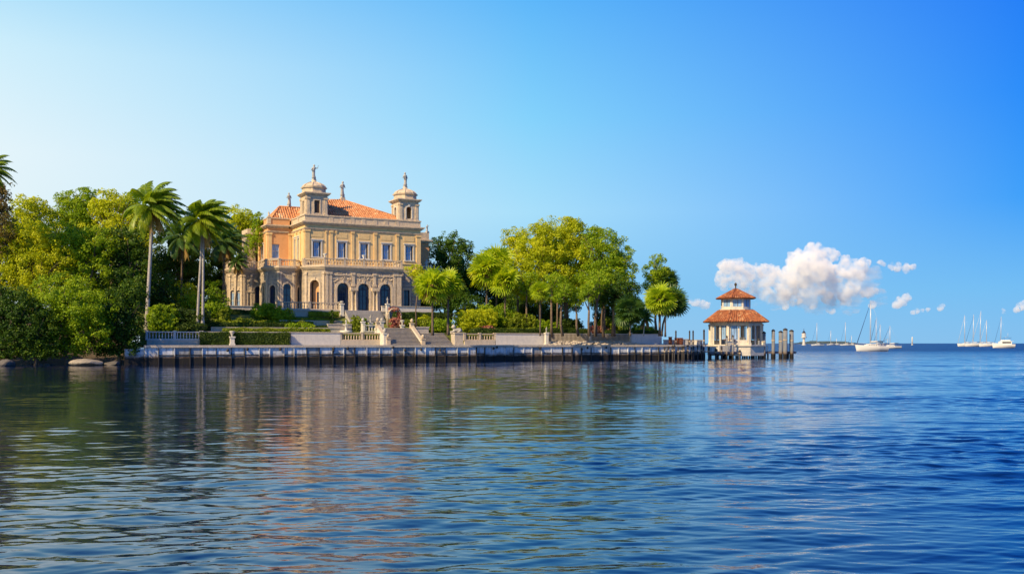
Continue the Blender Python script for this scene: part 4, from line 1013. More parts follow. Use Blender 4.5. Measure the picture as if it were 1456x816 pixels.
# ------------------------------------------------------------------ garden terraces
hedge('second sunny clipped hedge strip above the kerb wall, left lawn', 300, 420, 10.6, .8, 5.6, 6.35, 'hedgey', 31)
hedge('small square hedge block between kerb wall and terrace', 424, 446, 9.4, .9, 5.2, 6.3, 'hedgey', 32)
hedge('clipped hedge strip lining the right garden path', 650, 760, 8.4, .8, 4.4, 5.5, 'hedgey', 33)
bT = thing('terrace', 'raised paved terrace with a stone front carrying the mansion', 'terrace', Wp(on(396, 14.6)[0], 14.6), TH)
LT = on(618, 14.6)[0] - on(396, 14.6)[0]
b = MB(); b.box(0, LT, 0, 14, 4.5, G - .2); b.build('retaining_wall', M['gstone'], bT); b = MB(); b.box(-.1, LT + .1, -.14, 14, G - .198, G - .03); b.build('paving', M['paving'], bT)
b = MB(); b.box(-14, -.12, 3.4, 20, 5, G - .25); b.box(-14.1, -.11, 3.3, 20, G - .248, G - .1); b.build('side_terrace', M['gstone'], bT)
gbal('warm sunlit balustrade on the terrace in front of the bay and porch', 396.5, 483, v=14.7, z=G - .02, h=1.25, seg=2)
gwall('low grey parapet wall on the terrace right of the steps', 543, 614, z0=G - .02, z1=G + .85, v=14.7, mat='plaster', th=.35)
pier('stone urn post at the right end of the terrace balustrade', 486, 14.5, .55, 7.4, 9.5, 'white', lambda b, z, s: b.lathe([(.12, 0), (.3, .2), (.34, .35), (.2, .4)], 8, (0, 0, z)))
pier('pale post right of the blue shaded terrace steps', 551, 14.1, .5, 7.0, 9.6, 'white', lambda b, z, s: [b.add([(x, y, q + z) for x, y, q in t_.v], t_.f, True) for t_ in [MB()] if not figure(t_, 1.1, 5)])
st3, w3 = stairs('blue shaded terrace steps leading up to the middle arch', 498, 548, 11.6, 14.5, 6.35, G - .03, 10, 'plaster')
strip('path', 0, UE - 1, 4.5, 5.3, 4.46, M['paving'])
gwall('thin stone kerb wall edging the lower lawn', 300, 500, z0=4.4, z1=5.35, v=7.6, mat='gstone', th=.25, name='kerb_wall')
gwall('yellowed low wall under the terrace with flower panels', 398, 486, z0=5.6, z1=6.55, v=11.0, mat='trim', th=.3)
gwall('ruined looking low wall with openings left of the fountain', 466, 500, z0=4.7, z1=6.0, v=8.3, mat='gstone', th=.3)
gwall('far low stone wall at the foot of the left wing', 322, 392, z0=7.2, z1=8.95, v=17.3, mat='gstone', th=.3)
hedge('long dark clipped hedge growing against the quay wall, beside the white urn', 333, 412, 3.15, .8, QZ, 4.42, seed=1)
hedge('dark clipped hedge between the grey balustrade and the white urn', 286, 326, 3.15, .8, QZ, 4.42, seed=2)
hedge('low bright hedge strip on top of the lower lawn, left of the fountain', 318, 470, 5.6, .9, 4.4, 5.1, 'hedgey', 3)
hedge('long dark low hedge at the middle of the left lawn', 286, 428, 9.2, .8, 5.0, 6.0, 'hedge', 4)
hedge('dark tall hedge below the far wall of the left wing', 322, 392, 15.6, 1.2, 7.0, 8.15, 'hedge', 5)
hedge('bright clipped hedge under the terrace balustrade', 440, 482, 13.4, .7, 7.2, 8.0, 'hedgey', 6)
hedge('low light green hedge on the slope left of the steps', 410, 474, 12.0, 1.2, 6.3, 6.9, 'hedgey', 7)
hedge('dark hedge in front of the right terrace parapet', 562, 640, 12.9, 1.2, 6.6, 8.1, 'hedge', 8)
hedge('bright low hedge right of the trellis arch', 576, 606, 10.5, .9, 6.0, 6.85, 'hedgey', 9)
hedge('low dark hedge beside the upper end of the main stairs', 412, 466, 7.9, .7, 4.75, 5.5, 'hedge', 10)
hedge('trimmed hedge above the white wall, centre of the right garden', 672, 775, 5.6, 1.0, 4.4, 5.35, 'hedge', 11)
hedge('trimmed hedge behind the iron railing, its left part', 781, 836, 5.7, 1.0, 4.4, 5.45, 'hedge', 12)
hedge('trimmed hedge behind the iron railing, its right part', 862, 938, 5.9, 1.0, 4.4, 5.2, 'hedge', 13)
sh = [('round dark topiary shrub left of the terrace balustrade', 379, 13.0, 6.6, 4.6, 2.6, 'mid'), ('small drooping pale green shrub in front of the dark hedge', 348, 10.2, 5.2, 3.0, 1.5, 'hedgey'),
      ('leafy rambling shrub under the left end of the terrace balustrade', 402, 11.6, 5.9, 3.0, 2.6, 'mid'), ('bushy mid green shrub in the middle of the left garden', 428, 8.6, 4.7, 4.4, 1.3, 'mid'),
      ('light shrub at the corner left of the far low wall', 318, 11.5, 5.4, 1.6, 3.0, 'hedgey'), ('broad shrub left of the twin trunked palm', 259, 9.0, 4.6, 8.5, 3.4, 'hedge'),
      ('dark dome shaped shrub beside the lone tall palm trunk', 232, 7.0, 4.3, 4.2, 4.2, 'mid'), ('rounded shrub between twin palm and left wing', 305, 14.0, 6.5, 4.0, 2.8, 'mid'),
      ('narrow bright conifer beside the fountain', 505, 8.6, 4.8, 1.3, 2.5, 'hedgey'), ('small dark conifer next to the bright one', 517, 9.6, 5.2, 1.2, 1.8, 'mid'),
      ('small flowering shrub right of the steps', 563, 9.6, 5.3, 2.0, 1.7, 'flower'), ('green shrub between the palms right of the side stairs', 627, 7.0, 4.4, 3.4, 2.6, 'mid'),
      ('bright shrub left of the sculpted pier', 612, 8.6, 4.6, 3.0, 2.6, 'hedgey'), ('large sunny yellow green bush right of the fan palm pair', 676, 9.5, 4.4, 7.5, 4.3, 'yellow'),
      ('wide mid green bush behind the white wall', 706, 12.5, 4.5, 8.5, 4.9, 'mid'), ('rounded bright bush at the right end of the bush row', 738, 10.5, 4.4, 6.5, 3.9, 'hedgey'),
      ('pink flowering shrub in front of the bush row', 690, 7.3, 4.4, 2.4, 1.5, 'flower'), ('low bush in front of the dark palm trunks', 776, 10, 4.4, 5.0, 2.6, 'mid'),
      ('spreading dark bush under the big right tree', 806, 12, 4.4, 6.0, 3.2, 'hedge'), ('tall dark bush filling behind the left trunks of the big group', 786, 20, 4.4, 7.0, 4.2, 'hedge'), ('tall dark bush filling behind the sunlit trunk of the big group', 868, 18, 4.4, 8.0, 4.0, 'hedge'), ('light weedy bush under the right end of the big tree', 872, 9.0, 4.4, 6.0, 3.0, 'hedgey'),
      ('pink tinged shrub on the bank right of the leaning trunks', 852, 8.0, 4.4, 4.0, 1.6, 'flower'), ('round bush beneath the rightmost fan palms', 912, 9.0, 4.4, 5.0, 1.9, 'mid'),
      ('yellow shrub at the head of the main stairs', 603, 12.0, 5.6, 1.8, 1.9, 'yellow'), ('dark shrub at the foot of the twin palm', 270, 6.3, 4.35, 4.0, 1.6, 'hedge')]
for i, (lb, px, v, z, w, h, mt) in enumerate(sh): shrub(lb, px, v, z, w, h, mt, 50 + i, n=max(2, int(w / 1.4)))
u, D = on(472, 10); tree('cypress_tree', 'thin dark columnar cypress below the terrace balustrade', 472, D, 4.9, [(472, 462, 2.6, 5), (472, 454, 2.4, 7), (472, 447, 1.6, 6)], 'dark', .07, 5, .12, clump=.25)
def urn_sculpt(b, z, s): b.lathe([(.12, 0), (.16, .1), (.1, .22), (.34, .55), (.4, .75), (.3, .8)], 10, (0, 0, z))
pier('white stone urn on a post splitting the dark quay hedge', 330, 2.9, .6, QZ, 3.9, 'white', urn_sculpt)
for i, (px, v, z0, z1, lb, kind) in enumerate([(516, 7.6, 4.6, 6.4, 'left pale gate pillar of the sunken garden', 0), (543, 8.2, 4.8, 6.5, 'right pale gate pillar of the sunken garden', 0),
        (527, 10.4, 5.4, 6.3, 'pedestal with a small figure between the gate pillars', 1), (536, 6.0, 4.4, 5.3, 'low pedestal with a figure left of the main stairs', 1), (572, 7.2, 4.6, 5.9, 'square pedestal at the head of the main stairs', 2)]):
    sc = (lambda b, z, s: [b.add([(x, y, q + z) for x, y, q in t_.v], t_.f, True) for t_ in [MB()] if not figure(t_, 1.25, s)]) if kind == 1 else urn_sculpt if kind == 2 else (lambda b, z, s: b.lathe([(.1, 0), (.26, .15), (.26, .35), (.05, .55)], 8, (0, 0, z)))
    pier(lb, px, v, .5, z0, z1, 'white', sc, seed=i + 2)
# balustraded bridge wall in the middle with the sloped stone parapet
gbal('cream balustrade between the two gate pillars of the sunken garden', 518, 541, v=7.0, z=4.7, h=1.15, base=.0, seg=1, mat='white')
fo = thing('fountain', 'small white fountain basin left of the gate pillars', 'fountain', Wp(on(492, 7.2)[0], 7.2), TH)
b = MB(); b.lathe([(.9, 4.5), (1.0, 4.9), (.8, 4.92), (.25, 4.8), (.2, 5.1), (.16, 5.6), (.5, 5.8), (.55, 5.88), (.1, 5.8)], 16); b.build('basin', M['white'], fo)
b = MB(); t_ = MB(); figure(t_, .9, 9); b.add([(x, y, z + 5.82) for x, y, z in t_.v], t_.f, True); b.build('figure', M['white'], fo)
# trellis arch
u, D = on(561, 10.6); ar = thing('garden_arch', 'pale garden arch with roses right of the terrace steps', 'arch', Wp(u, 10.6), TH)
b = MB(); n = 14; rA = 1.15
for y in (0, .6):
    b.tube([(-rA, y, 5.4)] + [(-rA * math.cos(PI*i/n), y, 7.5 + rA * math.sin(PI*i/n)) for i in range(n + 1)] + [(rA, y, 5.4)], .11, 6)
b.build('frame', M['trim'], ar)
crown([((0, .3, 8.5), (.9, .4, .35)), ((.95, .3, 7.6), (.3, .3, .8))], LM['flower'], ar, 4, .12, 1.3, .3, .05, .3, 'roses')
# ------------------------------------------------------------------ trees and palms
# left wood, back row
G1 = 'broadleaf trees of the left wood'
tree('broadleaf_tree', 'far left tree with brownish tinged foliage at the picture edge', 2, 146, 3, [(-8, 285, 20, 26), (4, 268, 12, 12), (-12, 330, 30, 40), (8, 292, 8, 8)], 'grey', .3, 1, .28, G1)
tree('broadleaf_tree', 'bright domed tree in the back row, second from the left edge', 48, 165, 6, [(40, 315, 30, 34), (62, 330, 26, 34), (30, 345, 36, 40), (48, 296, 18, 14)], 'yellow', .35, 2, .3, G1)
tree('broadleaf_tree', 'tallest feathery tree in the back row of the left wood', 112, 170, 6, [(108, 292, 22, 20), (122, 280, 16, 13), (96, 312, 26, 30), (128, 320, 30, 34), (88, 285, 10, 8), (112, 305, 28, 24)], 'mid', .35, 3, .28, G1, gaps=.2)
tree('broadleaf_tree', 'light green tree of the back row just left of the lone tall palm', 160, 166, 6, [(150, 290, 20, 18), (172, 296, 24, 20), (160, 320, 32, 34), (190, 330, 28, 36), (140, 300, 14, 16)], 'yellow', .35, 4, .3, G1, gaps=.2)
tree('broadleaf_tree', 'feathery green tree top showing behind the lone tall palm', 196, 172, 7, [(200, 300, 20, 18), (206, 330, 26, 30), (184, 286, 14, 12)], 'mid', .3, 5, .28, G1, gaps=.25)
G0 = 'deep shade trees at the back of the left wood'
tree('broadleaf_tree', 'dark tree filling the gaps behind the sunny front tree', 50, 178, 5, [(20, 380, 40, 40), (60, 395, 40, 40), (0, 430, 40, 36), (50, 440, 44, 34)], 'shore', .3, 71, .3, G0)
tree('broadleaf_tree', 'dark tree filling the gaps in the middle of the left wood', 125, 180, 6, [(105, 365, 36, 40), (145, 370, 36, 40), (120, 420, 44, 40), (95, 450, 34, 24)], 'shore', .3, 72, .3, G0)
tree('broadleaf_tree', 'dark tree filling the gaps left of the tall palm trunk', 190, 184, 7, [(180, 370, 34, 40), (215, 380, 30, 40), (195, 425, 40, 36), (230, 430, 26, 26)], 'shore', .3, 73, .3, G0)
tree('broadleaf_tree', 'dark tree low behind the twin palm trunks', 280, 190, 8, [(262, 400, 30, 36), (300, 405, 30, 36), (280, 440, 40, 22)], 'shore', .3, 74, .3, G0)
# front row
tree('broadleaf_tree', 'big sunny yellow green tree in the front row at the left', 50, 148, 2.5, [(44, 350, 34, 34), (70, 338, 26, 22), (22, 340, 26, 26), (60, 385, 42, 36), (16, 385, 34, 36), (85, 365, 26, 28)], 'yellow', .4, 6, .27, G1)
tree('broadleaf_tree', 'rounded mid green tree in the centre of the left wood', 120, 150, 2.5, [(112, 345, 28, 26), (138, 352, 28, 26), (122, 385, 38, 34), (100, 372, 28, 28)], 'mid', .4, 7, .27, G1)
tree('broadleaf_tree', 'dark green tree left of the lone tall palm trunk', 178, 152, 3, [(170, 350, 26, 26), (190, 345, 20, 24), (180, 390, 34, 38), (196, 400, 20, 40), (165, 415, 30, 40)], 'shore', .4, 8, .27, G1)
G2 = 'mangroves along the left shore'
tree('mangrove', 'dark mangrove overhanging the water at the left picture edge', 14, 131, .1, [(4, 440, 36, 34), (28, 450, 34, 32), (6, 484, 32, 26), (34, 488, 26, 20), (-26, 460, 26, 44), (12, 500, 26, 11), (44, 500, 22, 10), (-20, 496, 24, 14)], 'shore', .25, 9, .25, G2, 'mangrove')
tree('mangrove', 'broad mangrove with light leaf tips above the pale boulder', 95, 134, .2, [(80, 426, 36, 34), (112, 434, 34, 32), (100, 466, 38, 28), (72, 478, 32, 24), (128, 474, 28, 26), (90, 494, 26, 12), (140, 440, 24, 28), (70, 498, 20, 10), (118, 496, 16, 8)], 'mid', .25, 10, .25, G2, 'mangrove')
tree('mangrove', 'dark shaded mangrove filling the corner beside the quay end', 170, 137, .3, [(160, 446, 30, 34), (182, 452, 20, 36), (152, 480, 28, 22), (180, 482, 18, 20), (188, 425, 16, 30), (196, 470, 8, 24), (150, 498, 16, 9), (172, 500, 18, 8), (190, 494, 8, 10)], 'shore', .25, 11, .25, G2, 'mangrove')
tree('mangrove', 'small mangrove between the left edge mangrove and the broad one', 50, 131, .1, [(54, 462, 26, 28), (44, 486, 24, 20), (64, 492, 20, 14), (60, 502, 18, 8)], 'shore', .2, 12, .25, G2, 'mangrove')
# between the palms and the mansion
G3 = 'trees behind the tall palms'
tree('broadleaf_tree', 'bright dome topped tree rising right behind the left wing', 344, 192, 8, [(338, 312, 24, 18), (356, 322, 18, 18), (330, 335, 26, 26), (350, 345, 20, 26)], 'yellow', .35, 13, .27, G3)
tree('broadleaf_tree', 'mid green tree behind the crowns of the two tall palms', 262, 176, 7.5, [(250, 345, 28, 34), (278, 355, 28, 34), (264, 385, 36, 36), (240, 395, 24, 36)], 'shore', .35, 14, .27, G3)
tree('broadleaf_tree', 'dark tree between the twin trunked palm and the left wing', 314, 180, 8, [(308, 370, 24, 36), (326, 360, 18, 34), (310, 400, 22, 30), (330, 395, 14, 26)], 'dark', .3, 15, .27, G3)
tree('broadleaf_tree', 'low bright tree seen between the tall palm trunks', 268, 160, 5, [(266, 425, 18, 20), (278, 436, 14, 16), (256, 440, 16, 16)], 'yellow', .2, 16, .24, G3)
tree('broadleaf_tree', 'low mid green tree right of the twin palm trunks', 303, 163, 5.5, [(304, 420, 12, 18), (312, 432, 12, 14), (300, 440, 10, 12)], 'mid', .2, 17, .24, G3)
tree('broadleaf_tree', 'dark undergrowth tree just right of the lone tall palm', 232, 156, 4.5, [(230, 420, 20, 34), (244, 432, 16, 26), (222, 446, 14, 22)], 'shore', .2, 18, .25, G3)
tree('broadleaf_tree', 'small climbing tree overgrowing the left side of the wing', 362, 178, 12, [(366, 330, 9, 22), (358, 350, 9, 16), (368, 312, 7, 10)], 'mid', .12, 19, .22, G3, clump=.5)
# right of the mansion
G4 = 'trees right of the mansion'
tree('broadleaf_tree', 'dark green tree directly right of the mansion', 640, 196, 7.5, [(628, 365, 26, 28), (650, 372, 26, 26), (640, 345, 20, 14), (640, 402, 34, 30), (665, 400, 18, 26), (660, 350, 12, 8)], 'dark', .35, 20, .28, G4, gaps=.2)
tree('broadleaf_tree', 'dark backdrop tree low behind the skirted palm', 700, 200, 5.5, [(690, 400, 26, 34), (720, 405, 28, 34), (705, 432, 34, 22), (745, 425, 24, 26)], 'dark', .3, 21, .28, G4)
tree('broadleaf_tree', 'small bright tree against the right corner of the mansion', 592, 163, 6, [(590, 386, 13, 10), (598, 394, 10, 9)], 'yellow', .1, 22, .22, G4, clump=.5)
tree('broadleaf_tree', 'small round topped bright tree left of the big right tree', 734, 186, 4.4, [(728, 340, 14, 15), (742, 348, 14, 17), (735, 362, 16, 16)], 'yellow', .22, 23, .26, G4)
tree('broadleaf_tree', 'large yellow green tree, left third of the big right group', 765, 180, 4.4, [(764, 346, 28, 28), (750, 378, 25, 30), (778, 376, 30, 32), (750, 408, 22, 18), (772, 328, 18, 12), (764, 418, 26, 16), (784, 352, 22, 26)], 'yellow', .35, 24, .26, G4)
tree('broadleaf_tree', 'tallest sunny tree in the middle of the big right group', 805, 184, 4.4, [(802, 334, 28, 24), (828, 342, 28, 26), (798, 366, 36, 34), (832, 376, 32, 34), (812, 404, 36, 22), (794, 414, 18, 16), (812, 322, 16, 10)], 'yellow', .4, 25, .26, G4)
tree('broadleaf_tree', 'mid green tree on the right flank of the big group', 858, 180, 4.4, [(854, 352, 28, 26), (876, 364, 24, 28), (860, 394, 36, 30), (884, 390, 20, 28), (838, 404, 24, 22), (846, 334, 14, 10), (862, 418, 30, 14)], 'mid', .4, 26, .26, G4)
tree('broadleaf_tree', 'shaded dark tree low on the right side of the big group', 872, 174, 4.4, [(872, 412, 28, 20), (892, 420, 20, 20), (858, 424, 20, 16)], 'shore', .3, 27, .26, G4)
tree('conical_tree', 'upright tree with narrow top behind the rightmost fan palms', 934, 186, 4.4, [(935, 372, 9, 11), (930, 388, 16, 14), (944, 396, 13, 14), (932, 404, 18, 13)], 'mid', .22, 28, .25, G4, cat='tree')
G5 = 'dark undergrowth trees behind the right bushes'
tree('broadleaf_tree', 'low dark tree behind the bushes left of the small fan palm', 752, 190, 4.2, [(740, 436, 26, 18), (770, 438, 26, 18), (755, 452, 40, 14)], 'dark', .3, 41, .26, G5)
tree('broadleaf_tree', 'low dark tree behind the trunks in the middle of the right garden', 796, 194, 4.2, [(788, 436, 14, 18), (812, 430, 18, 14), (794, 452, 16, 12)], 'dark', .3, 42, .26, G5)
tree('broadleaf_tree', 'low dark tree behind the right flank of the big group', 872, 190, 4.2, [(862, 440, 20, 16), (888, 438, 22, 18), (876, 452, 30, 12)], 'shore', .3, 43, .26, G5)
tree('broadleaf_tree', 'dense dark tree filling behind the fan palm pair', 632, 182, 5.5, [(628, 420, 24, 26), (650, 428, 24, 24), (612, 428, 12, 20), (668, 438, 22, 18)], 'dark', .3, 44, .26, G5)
for i, (px, D, r, lb) in enumerate([(784, 172, .2, 'straight slim tree with dark trunk left in the big group'), (792, 176, .16, 'slim tree beside the first dark trunk of the big group'), (847, 170, .26, 'tree with sunlit orange brown trunk at the water gap'), (858, 174, .2, 'slim tree just right of the sunlit trunk'), (748, 176, .18, 'slim tree under the left edge of the big group')]):
    tree('understorey_tree', lb, px, D, 4.3, [(px + 3, 400, 12, 12), (px - 4, 412, 10, 9)], 'mid', r, 60 + i, .25, 'understorey trees')
# trunks and lean-tos under the big group: slender multi-stemmed understorey trees
for i, (px, top, lb) in enumerate([(838, 438, 'slender leaning understorey tree at the gap where the water shows'), (800, 440, 'thin dark understorey tree under the left of the big group'), (822, 446, 'bare leaning understorey tree under the tallest tree')]):
    tree('understorey_tree', lb, px, 168 + i, 4.4, [(px - 4, top - 20, 10, 10), (px + 6, top - 28, 9, 10)], 'mid', .2, 30 + i, .24, 'understorey trees')
# palms
feather_palm('lone tall palm with pale smooth trunk at the left end of the quay', 209, 145, 4.2, 295, 53, 7, 1, 'palm', 34, .85, rt=.3)
feather_palm('tall twin trunked palm on the lower lawn', 284, 147, 4.3, 315, 52, 0, 2, 'palm', 42, .8, rt=.2, trunks=[(-.35, .3), (.45, .55)])
feather_palm('palm with dark hanging fronds between the two tall palms', 257, 160, 5, 338, 42, 2, 3, 'palmd', 22, .6, rt=.17, bark='bark')
feather_palm('dark crowned palm leaning towards the left wing', 316, 164, 6, 345, 38, 3, 4, 'palmd', 22, .5, rt=.16, bark='bark')
feather_palm('slim palm standing in front of the low west pavilion', 334, 172, 7.5, 372, 22, 4, 8, 'palmd', 16, .5, rt=.12, bark='bark')
feather_palm('tall palm whose fronds reach in from the left picture edge', -14, 140, 3, 243, 37, 0, 5, 'palm', 24, .5, rt=.2)
fan_palm('left palm of the fan palm pair beside the side stairs', 615, 150, 4.4, 404, 27, 1)
fan_palm('right palm of the fan palm pair beside the side stairs', 637, 152, 4.4, 402, 23, 2)
fan_palm('tall shaggy fan palm with drooping skirt, left of the skirted pair', 692, 176, 5.2, 382, 28, 3, nf=60)
fan_palm('tall shaggy fan palm rising highest among the skirted palms', 706, 179, 5.2, 372, 27, 4, nf=60)
fan_palm('lower shaggy fan palm on the right of the skirted palms', 718, 175, 5.2, 398, 24, 5, nf=55)
fan_palm('small fan palm on a thin stem in front of the big right tree', 768, 162, 4.4, 413, 16, 6, rt=.1)
fan_palm('dark small fan palm in front of the shaded tree', 896, 163, 4.4, 440, 24, 7, 'palmd', rt=.13, skirt=False)
fan_palm('rightmost fan palm above the garden end wall', 938, 168, 4.4, 425, 24, 8, nf=55, rt=.2)
fan_palm('fan palm leaning right beside the rightmost one', 941, 171, 4.4, 427, 24, 9, 'palmd', nf=50, lean=14, rt=.16)
fan_palm('dark fan palm poking out high behind the rightmost fan palms', 946, 186, 4.4, 398, 20, 10, 'palmd', nf=40, rt=.14, skirt=False)
feather_palm('low feathery palm drooping over the railing end', 915, 164, 4.4, 452, 18, 2, 11, 'palmd', 14, .3, rt=.09)

# shore rocks
rr = random.Random(5)
def rock(label, px, D, z, r, seed, mat='gstone', group='boulders along the left shore', name='boulder'):
    p = depth_of(px, D); bm = bmesh.new(); bmesh.ops.create_icosphere(bm, subdivisions=3, radius=1); q = random.Random(seed)
    a = [Vector((q.uniform(-1, 1), q.uniform(-1, 1), q.uniform(-1, 1))).normalized() for _ in range(9)]; h = [q.uniform(.62, .9) for _ in a]
    for v in bm.verts:
        for n_, d in zip(a, h):
            e = v.co.dot(n_) - d
            if e > 0: v.co -= n_ * e * .9
        v.co = Vector((v.co.x * r[0], v.co.y * r[1], v.co.z * r[2]))
    me = bpy.data.meshes.new(name); bm.to_mesh(me); bm.free(); me.materials.append(M[mat]); o = bpy.data.objects.new(name, me); COL.objects.link(o); o.location = (p.x, p.y, z); o.rotation_euler = (0, 0, q.uniform(0, 6))
    return tag(o, label, 'boulder', group)
M['palerock'] = stone('pale_rock', (.42, .36, .28), (.26, .23, .19), (.05, .05, .04), .9, 2.2, .9, .1)
M['rock'] = stone('shore_rock', (.16, .14, .12), (.08, .075, .07), (.04, .04, .04), .8, 1.2, .9, .1)
o = rock('large flat pale boulder at the waterline under the broad mangrove', 122, 130.5, .35, (2.2, 1.3, .55), 17, 'palerock'); o.rotation_euler = (0, 0, .1)
rock('low rust stained boulder beside the quay end', 160, 132.5, .2, (1.6, 1.0, .4), 2, 'rock')
rock('jagged dark boulder at the left picture edge by the waterline', 8, 126.5, .2, (1.3, 1.0, .7), 5, 'rock')
ru = MB()
for i in range(260):
    u = rr.uniform(-28, -2.6); v = rr.uniform(-1.5, 2.5); s = rr.uniform(.12, .4); vs, fs = ico((u, v, shore_z(u, v) + .15), (s*1.3, s, s*.75), i); ru.add(vs, fs)
o = ru.build('shore_rocks', M['rock'], None, O, TH); o['kind'] = 'stuff'; o['label'] = 'loose dark rocks along the left waterline'
# ------------------------------------------------------------------ gazebo on the dock
gu, gD = on(1046, 3.0)
GB = 2.62
M['gaz'] = stone('weathered_white_paint', (.74, .68, .56), (.56, .52, .46), (.14, .12, .10), .8, 1.6, .85, .04, streak=.95)
gb = thing('gazebo', 'two tiered white octagonal pavilion with terracotta tiled roofs at the end of the dock', 'gazebo', Wp(gu, 3.0), TH + .2)
def octs(r): return [(r * math.cos(PI/8 + k*PI/4), r * math.sin(PI/8 + k*PI/4)) for k in range(8)]
q = octs(4.75)[::-1]
# base with its white stone skirt
b = MB(); b.prism(octs(5.5), .6, GB - .25); b.build('base', M['gaz'], gb)
b = MB(); b.prism(octs(5.75), GB - .248, GB); b.build('floor', M['gaz'], gb)
zE = 6.95                                                   # lower eaves
o8 = octs(5.0); o8r = o8[::-1]
for k in range(8):
    a, c_ = o8[k], o8[(k+1) % 8]
    b = MB(); b.box(-.22, .22, -.22, .22, GB, zE - .35); b.box(-.3, .3, -.3, .3, GB + .002, GB + .35); b.box(-.3, .3, -.3, .3, zE - .75, zE - .5); o = b.build('column', M['gaz'], gb); o.location = (a[0], a[1], 0); o.rotation_euler = (0, 0, PI/8 + k*PI/4)
    fr, L = frame(c_, a)
    # each bay: panel below, mullioned opening above; some bays open
    fr2, L = frame(a, c_)
    w = MB()
    inner = [(L/2 - .82, 1.3, GB + (.9 if k % 3 == 1 else .05), zE - .75, False), (L/2 + .82, 1.3, GB + (.9 if k % 3 == 1 else .05), zE - .75, False)]
    wall(w, a, c_, GB, zE - .3, .18, inner, -.0); w.build('wall', M['gaz'], gb)
    for s in (-.82, .82):
        s_ = MB()
        c0 = L/2 + s
        s_.ext([(c0 - .5, GB + 1.0), (c0 - .44, GB + 1.0), (c0 - .44, zE - .75), (c0 - .5, zE - .75)], fr2, .05, .12)
        s_.ext([(c0 + .44, GB + 1.0), (c0 + .5, GB + 1.0), (c0 + .5, zE - .75), (c0 + .44, zE - .75)], fr2, .05, .12)
        s_.ext([(c0 - .03, GB + 1.0), (c0 + .03, GB + 1.0), (c0 + .03, zE - .75), (c0 - .03, zE - .75)], fr2, .05, .12)
        f = s_.build('window_frame', M['wood'], gb)
        if (k + int(s > 0)) % 3 == 1: g = MB(); g.ext([(c0 - .43, GB + 1.0), (c0 + .43, GB + 1.0), (c0 + .43, zE - .75), (c0 - .43, zE - .75)], fr2, .07, .09); g.build('pane', M['glass'], f)
cl = o8[:]
b = MB(); cornice(b, cl, zE - .298, .3, .3, True, .3); b.build('cornice', M['gaz'], gb)
def oct_roof(name, r0, z0, r1, z1, n=8):
    mb = MB(); a = octs(r0); c = octs(r1)
    for k in range(8):
        p0, p1, q1, q0 = Vector((*a[k], z0)), Vector((*a[(k+1) % 8], z0)), Vector((*c[(k+1) % 8], z1)), Vector((*c[k], z1))
        mb.add([p0, p1, q1, q0], [(0, 1, 2, 3)]); mb.add([p0 - Vector((0, 0, .12)), p1 - Vector((0, 0, .12)), q1 - Vector((0, 0, .12)), q0 - Vector((0, 0, .12))], [(3, 2, 1, 0)])
        mb.add([p0, p1, p1 - Vector((0, 0, .12)), p0 - Vector((0, 0, .12))], [(0, 1, 2, 3)])
        nrm = (p1 - p0).cross(q0 - p0).normalized(); nrm = nrm if nrm.z > 0 else -nrm
        for j in range(n):
            t = (j + .5) / n; A_ = p0.lerp(p1, t) - (q0.lerp(q1, t) - p0.lerp(p1, t)).normalized() * .12; B_ = q0.lerp(q1, t); d = (p1 - p0).normalized()
            for_ = []
            for p, r in ((A_, .19), (B_, max(.05, .19 * r1 / r0 + .04))):
                for s in (0, .25, .5, .75, 1): for_.append(p + d * r * math.cos(PI*s) + nrm * r * math.sin(PI*s))
            mb.add(for_, [(i, i+1, i+6, i+5) for i in range(4)] + [(0, 1, 2, 3, 4)])
        mb.tube([p0 + nrm * .05, q0 + nrm * .05], .16, 6)
    return mb.build(name, M['tile2'], gb)
oct_roof('lower_roof', 6.25, zE, 3.35, 9.1, 10)
z2 = 9.1; zT = 11.4
o3 = octs(2.85)
b = MB(); b.prism(octs(3.3), z2 - .1, z2 + .25); b.build('drum_base', M['gaz'], gb)
for k in range(8):
    a, c_ = o3[k], o3[(k+1) % 8]; fr2, L = frame(a, c_)
    w = MB(); wall(w, a, c_, z2 + .252, zT, .16, [(L/2, L - .6, z2 + .7, zT - .3, False)]); o = w.build('drum_wall', M['gaz'], gb)
    g = MB(); g.ext([(.3, z2 + .7), (L - .3, z2 + .7), (L - .3, zT - .3), (.3, zT - .3)], fr2, .08, .1); g.build('pane', M['glass'], o)
    g = MB(); g.ext([(L/2 - .04, z2 + .7), (L/2 + .04, z2 + .7), (L/2 + .04, zT - .3), (L/2 - .04, zT - .3)], fr2, .02, .078); g.build('mullion', M['wood'], o)
oct_roof('upper_roof', 3.75, zT, .22, 13.15, 7)
b = MB(); b.lathe([(.28, 13.0), (.2, 13.25), (.12, 13.4), (.12, 13.8), (.24, 13.95), (.28, 14.1), (.16, 14.3), (.04, 14.4)], 10); b.build('finial', M['barkd'], gb)

